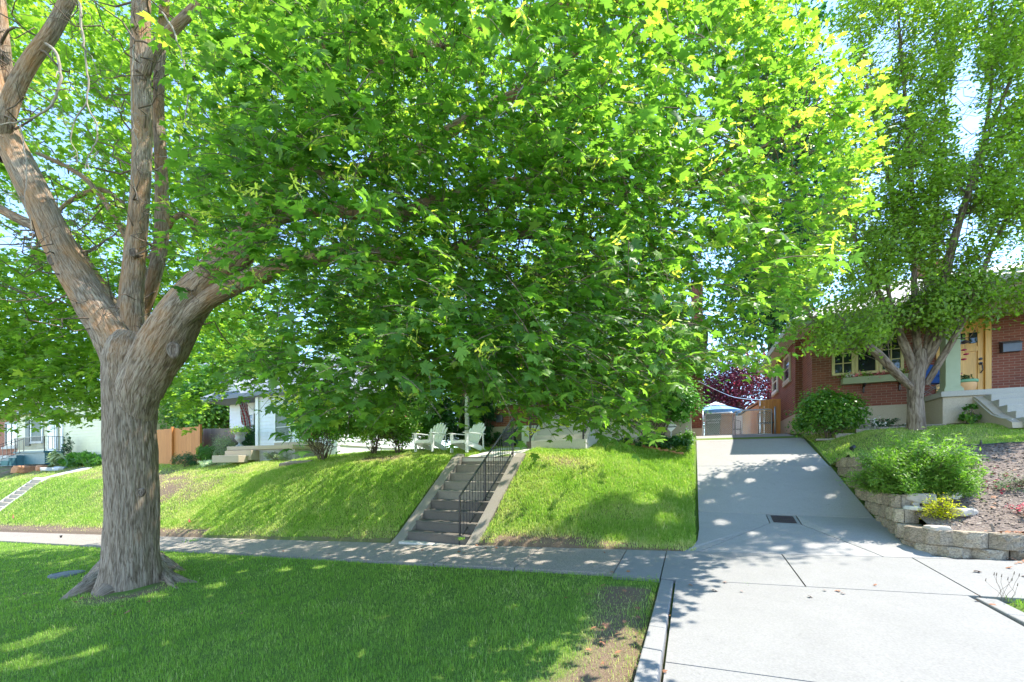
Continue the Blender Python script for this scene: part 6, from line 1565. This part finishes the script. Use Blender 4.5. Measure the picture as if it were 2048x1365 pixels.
def bush(label, x, y, zg, rad, n, size, mat, tpl=OVATE, clumps=50, name='shrub', stems=6, tint0=.4, cz=None, shell=.55, cr=.3, flowers=None, up=.5, group=None, var=.12, stem_r=.012):
    t_ = thing(name, label, 'shrub' if name == 'shrub' else name.replace('_', ' '), (x, y, zg), group)
    c = np.array([x, y, zg + (cz if cz is not None else rad[2] * .9)])
    lf, cc = crown_leaves(c, rad, n, size, tpl, clumps, cr, shell, tint0=tint0, bottom=-.75, up=up, var=var)
    mats = [mat]
    if flowers:
        fm, fn, fs = flowers; mats.append(fm); j = rng.integers(len(cc), size=fn); d = unit(cc[j] - c)
        P = cc[j] + d * rad.__class__(rad)[0] * 0 + d * .12 + rng.normal(size=(fn, 3)) * .06; P = np.repeat(P, 7, 0) + rng.normal(size=(fn * 7, 3)) * fs * .35
        lf.add(OVATE, P, rdir(len(P)), rdir(len(P)), fs, .5, 1)
    lf.build('leaves', mats, t_)
    tw = Twigs()
    for q in range(stems):
        a = np.array([x + rng.uniform(-.1, .1) * rad[0], y + rng.uniform(-.1, .1), zg - .05]); e = cc[rng.integers(len(cc))]
        Pp = tw.wig(a, e, stem_r, stem_r * .35, 8, .12, -.05)
        for _ in range(3): tw.wig(Pp[rng.integers(2, 7)], cc[rng.integers(len(cc))], stem_r * .5, stem_r * .2, 6, .12)
    tw.build('stems', 'stem', t_)
    return t_
def at(x, t, right=False):
    s = SX(x, t); return s, t, (float(GY(s, t)) if right else float(G(s, t)))
bush('rounded glossy green shrub at the left corner of the red brick house', *at(1655, 13.1, True), (.72, .5, .66), 6500, .085, 'leaf_green', OVATE, 70, tint0=.42, cz=.64, cr=.28, stems=12)
s_, t_ = SX(1826, 8.35), 8.35
def needles(label, s_, t_, zg, rad, n, tint0=.5, mat='leaf_bright', size=.06, nspray=260):
    th = thing('shrub', label, 'shrub', (s_, t_, zg)); lf = Leaves(); tw = Twigs()
    for k in range(nspray):
        d = rdir(1)[0]; d[2] = abs(d[2]) * .9 - .22; d = unit(d); r_ = (.55 + .5 * rng.random()) * (1 + .25 * math.sin(5 * math.atan2(d[1], d[0]) + 2 * d[2]))
        tipp = np.array([s_, t_, zg + rad[2] * .30]) + d * rad * r_ * [1, 1, 1]; 
        if tipp[2] < zg + .03: tipp[2] = zg + .03 + .1 * rng.random()
        a = np.array([s_, t_, zg + .08]) + d * rad * r_ * .45; Pp = tw.wig(a, tipp, .007, .002, 6, .08, -.02)
        m = n // nspray; f = rng.uniform(.2, 1, m); B_ = a + np.outer(f, tipp - a); B_ += rng.normal(size=(m, 3)) * .045
        dd_ = unit(tipp - a) * .6 + rng.normal(size=(m, 3)) * .55 + [0, 0, .15]
        lf.add(LANCE, B_, rng.normal(size=(m, 3)) * .6 + [0, 0, 1], dd_, size * rng.uniform(.6, 1.3, m), np.clip(tint0 + .25 * (f - .6) + rng.normal(0, .1, m), 0, 1))
    lf.build('leaves', [mat], th); tw.build('stems', 'stem', th)
needles('wide bright green feathery evergreen shrub spilling over the block wall', s_, t_, float(GY(s_, t_)), np.array([.72, .60, .66]), 60000, .42, nspray=420)
p = GP(1879, 1036, 3); needles('small golden yellow barberry in the mulch behind the front wall', p[0], p[1], p[2], np.array([.19, .17, .26]), 1300, .5, 'leaf_yellow', .04, 60)
bush('low red flowering plant in the mulch at the right edge', *at(2028, 8.4, True), (.25, .22, .12), 900, .03, 'leaf_grey', LANCE, 24, tint0=.2, flowers=('petal_red', 40, .02))
bush('small rust red shrub in the mulch at the very right edge', *at(2052, 7.6, True), (.16, .16, .10), 500, .035, 'leaf_purple', LANCE, 16, tint0=.8)
bush('broad viburnum with layered leaves and white flowers in front of the warm brick house', *at(1305, 12.2), (1.28, .7, .75), 17000, .085, 'leaf_white', OVATE, 120, tint0=.35, cz=1.38, cr=.26, up=1.4, stems=14, flowers=('petal_white', 90, .05), stem_r=.022)
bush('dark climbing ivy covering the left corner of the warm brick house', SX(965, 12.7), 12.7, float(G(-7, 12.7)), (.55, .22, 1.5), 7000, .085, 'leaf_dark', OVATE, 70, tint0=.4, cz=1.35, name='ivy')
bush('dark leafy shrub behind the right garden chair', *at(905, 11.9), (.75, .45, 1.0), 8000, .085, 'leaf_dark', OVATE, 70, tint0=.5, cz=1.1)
bush('tall leafy shrub with pink roses behind the left garden chair', *at(845, 11.6), (.85, .5, 1.1), 9000, .08, 'leaf_green', OVATE, 70, tint0=.3, cz=1.15, flowers=('petal_pink', 26, .055))
bush('pink rose shrub with many bare brown stems at the top of the bank', *at(645, 10.0), (1.35, .65, .85), 13000, .075, 'leaf_green', OVATE, 120, tint0=.5, cz=1.35, stems=26, flowers=('petal_pink', 16, .055), cr=.24, stem_r=.016)
bush('rose shrub with arching stems, between the log and the white chairs', *at(748, 10.5), (1.1, .6, .85), 12000, .075, 'leaf_bright', OVATE, 100, tint0=.5, cz=1.2, stems=24, flowers=('petal_pink', 12, .05), cr=.24, stem_r=.015)
bush('narrow shrub of bare stems and pale leaves just left of the white chairs', *at(798, 10.9), (.8, .5, .9), 10000, .075, 'leaf_green', OVATE, 90, tint0=.6, cz=1.05, stems=20, flowers=('petal_pink', 12, .05), stem_r=.014)
bush('variegated cream and green shrub left of the urn planter', *at(452, 11.9), (.72, .5, .62), 4200, .085, 'leaf_grey', LANCE, 60, tint0=.55, cz=.68, up=.9)
bush('clipped dark hedge under the small window of the white house', SX(498, 12.5), 12.5, .5, (.75, .35, .62), 5000, .07, 'leaf_dark', OVATE, 60, tint0=.45, cz=.8)
bush('low dark green juniper mound in front of the orange fence', *at(374, 11.1), (.80, .5, .34), 3600, .07, 'leaf_dark', LANCE, 50, tint0=.5, cz=.32)
bush('leafy green perennial in front of the old grey fence', *at(414, 11.6), (.5, .35, .42), 1800, .13, 'leaf_green', LANCE, 30, tint0=.4, cz=.5)
bush('pale flowering ground cover left of the stone steps', *at(428, 10.9), (1.0, .4, .17), 3200, .05, 'leaf_white', LANCE, 50, tint0=.85, cz=.12)
bush('feathery pale catmint below the terrace of the white house', *at(555, 11.0), (.9, .3, .22), 3000, .045, 'leaf_grey', LANCE, 50, tint0=.35, cz=.2)
bush('bed of strappy green daylilies in front of the cream house', *at(165, 11.7), (2.6, .5, .42), 5000, .30, 'leaf_green', LANCE, 60, tint0=.3, cz=.3, up=.2)
bush('pale yellow green yucca between the white rocks', *at(112, 11.1), (.3, .25, .5), 90, .55, 'leaf_grey', LANCE, 10, tint0=.7, cz=.6, stems=2)
bush('thin climbing rose by the teal porch railing', *at(134, 11.6), (.35, .25, .7), 500, .09, 'leaf_dark', OVATE, 20, tint0=.3, cz=1.3, stems=5)
bush('low green plants below the viburnum', *at(1300, 12.0), (1.05, .25, .17), 2600, .08, 'leaf_dark', OVATE, 40, tint0=.5, cz=.17)
bush('small leafy plants with yellow and white flowers at the brick house corner', *at(1368, 12.4), (.3, .25, .3), 1300, .06, 'leaf_green', OVATE, 24, tint0=.4, cz=.28, flowers=('petal_white', 14, .03))
bush('leafy weeds beside the dark crates', *at(985, 12.3), (.45, .2, .28), 1500, .08, 'leaf_dark', OVATE, 24, tint0=.4, cz=.26)
bush('small green plant growing against the porch base', SX(1940, 12.6), 12.6, .95, (.17, .12, .26), 420, .07, 'leaf_green', OVATE, 14, tint0=.35, cz=.26)
bush('small white flowering plants at the foundation left of the pear tree', *at(1782, 13.3, True), (.42, .18, .13), 700, .05, 'leaf_dark', OVATE, 16, tint0=.4, cz=.13, flowers=('petal_white', 22, .045))
lf = Leaves(); N = 500; P = np.array([ux_, uy_, uz + .72]) + rng.normal(size=(N, 3)) * [.18, .16, .10]
lf.add(LANCE, P, rdir(N) + [0, 0, .8], rng.normal(size=(N, 3)) + [0, 0, .4], .11, rng.uniform(.2, .9, N)); lf.add(OVATE, P[:60] + [-.15, 0, -.05], rdir(60), rdir(60), .05, .5, 1)
lf.build('plants', ['leaf_bright', 'petal_pink'], ur)
# weeds and grass tufts
def tuft(label, x, y, n, h, sp, mat='leaf_green', heads=False, w=.05):
    p = GP(x, y, 2.2); lf = Leaves(); P = p + rng.normal(size=(n, 3)) * [sp, sp, 0] + [0, 0, 0]; P[:, 2] = p[2] + h * .4
    lf.add(LANCE, P, rng.normal(size=(n, 3)), rng.normal(size=(n, 3)) * .35 + [0, 0, 1], h * rng.uniform(.6, 1.1, n), rng.uniform(.2, .8, n))
    o = lf.build('weed', [mat]); tag(o, label, 'weed')
tuft('small green weed growing in the apron joint', 1500, 1171, 14, .03, .03)
tuft('green weed at the foot of the handrail', 921, 1082, 24, .08, .035, 'leaf_bright')
tuft('little weed clump in the sidewalk crack right of the trunk', 388, 1083, 60, .07, .12)
p = GP(2010, 1205, 2.2); tw = Twigs()
for k in range(9): e = p + [rng.uniform(-.12, .12), rng.uniform(-.08, .08), rng.uniform(.14, .28)]; tw.wig(p + rng.normal(size=3) * [.04, .04, 0], e, .0018, .001, 5, .1); tw.add(np.array([e, e + [.004, 0, .03]]), .004, .002)
tag(tw.build('seeding_grass', 'stem'), 'dry seeding grass stalks at the corner of the right hand park strip', 'weed')
# fallen leaves
lf = Leaves(); P = []
for x, y, n, sx, sy in ((2040, 1108, 34, 22, 12), (1700, 1190, 5, 60, 10), (1990, 1135, 8, 60, 14), (1450, 1180, 4, 40, 6), (1240, 1250, 30, 50, 90), (1840, 1100, 6, 8, 4), (1960, 1215, 3, 20, 10), (760, 1190, 8, 300, 60), (900, 1100, 12, 80, 6), (200, 1205, 14, 60, 14), (1990, 1000, 20, 60, 50)):
    for _ in range(n):
        q_ = GP(x + rng.normal() * sx, y + rng.normal() * sy, 1.8); P.append(q_ + [0, 0, .035])
P = np.array(P); N = len(P); lf.add(MAPLE_S, P, rdir(N) * .5 + [0, 0, 1], rdir(N), rng.uniform(.03, .08, N), .5)
o = lf.build('leaf_litter', ['dryleaf']); tag(o, 'scattered dry brown leaves on the mulch, dirt and concrete edges', 'leaf litter', None, 'stuff')
# loose wood chips on the mulch
n_ = 9000; s1 = rng.uniform(3.05, 8.5, n_); t1 = rng.uniform(7.25, 10.8, n_); ok = yard_grass(s1, t1) < .5; s1, t1 = s1[ok], t1[ok]; N = len(s1)
lf = Leaves(); lf.add(DIAM, np.column_stack([s1, t1, GY(s1, t1) + .006]), rdir(N) * .5 + [0, 0, 1], rdir(N), rng.uniform(.015, .06, N), rng.uniform(0, 1, N))
M['chips'] = leafm('wood_chips', (.07, .048, .036), (.21, .16, .125), (.44, .37, .30), 0.0, .9)
o = lf.build('mulch_chips', ['chips']); tag(o, 'loose bark chips covering the planting bed', 'mulch', None, 'stuff')
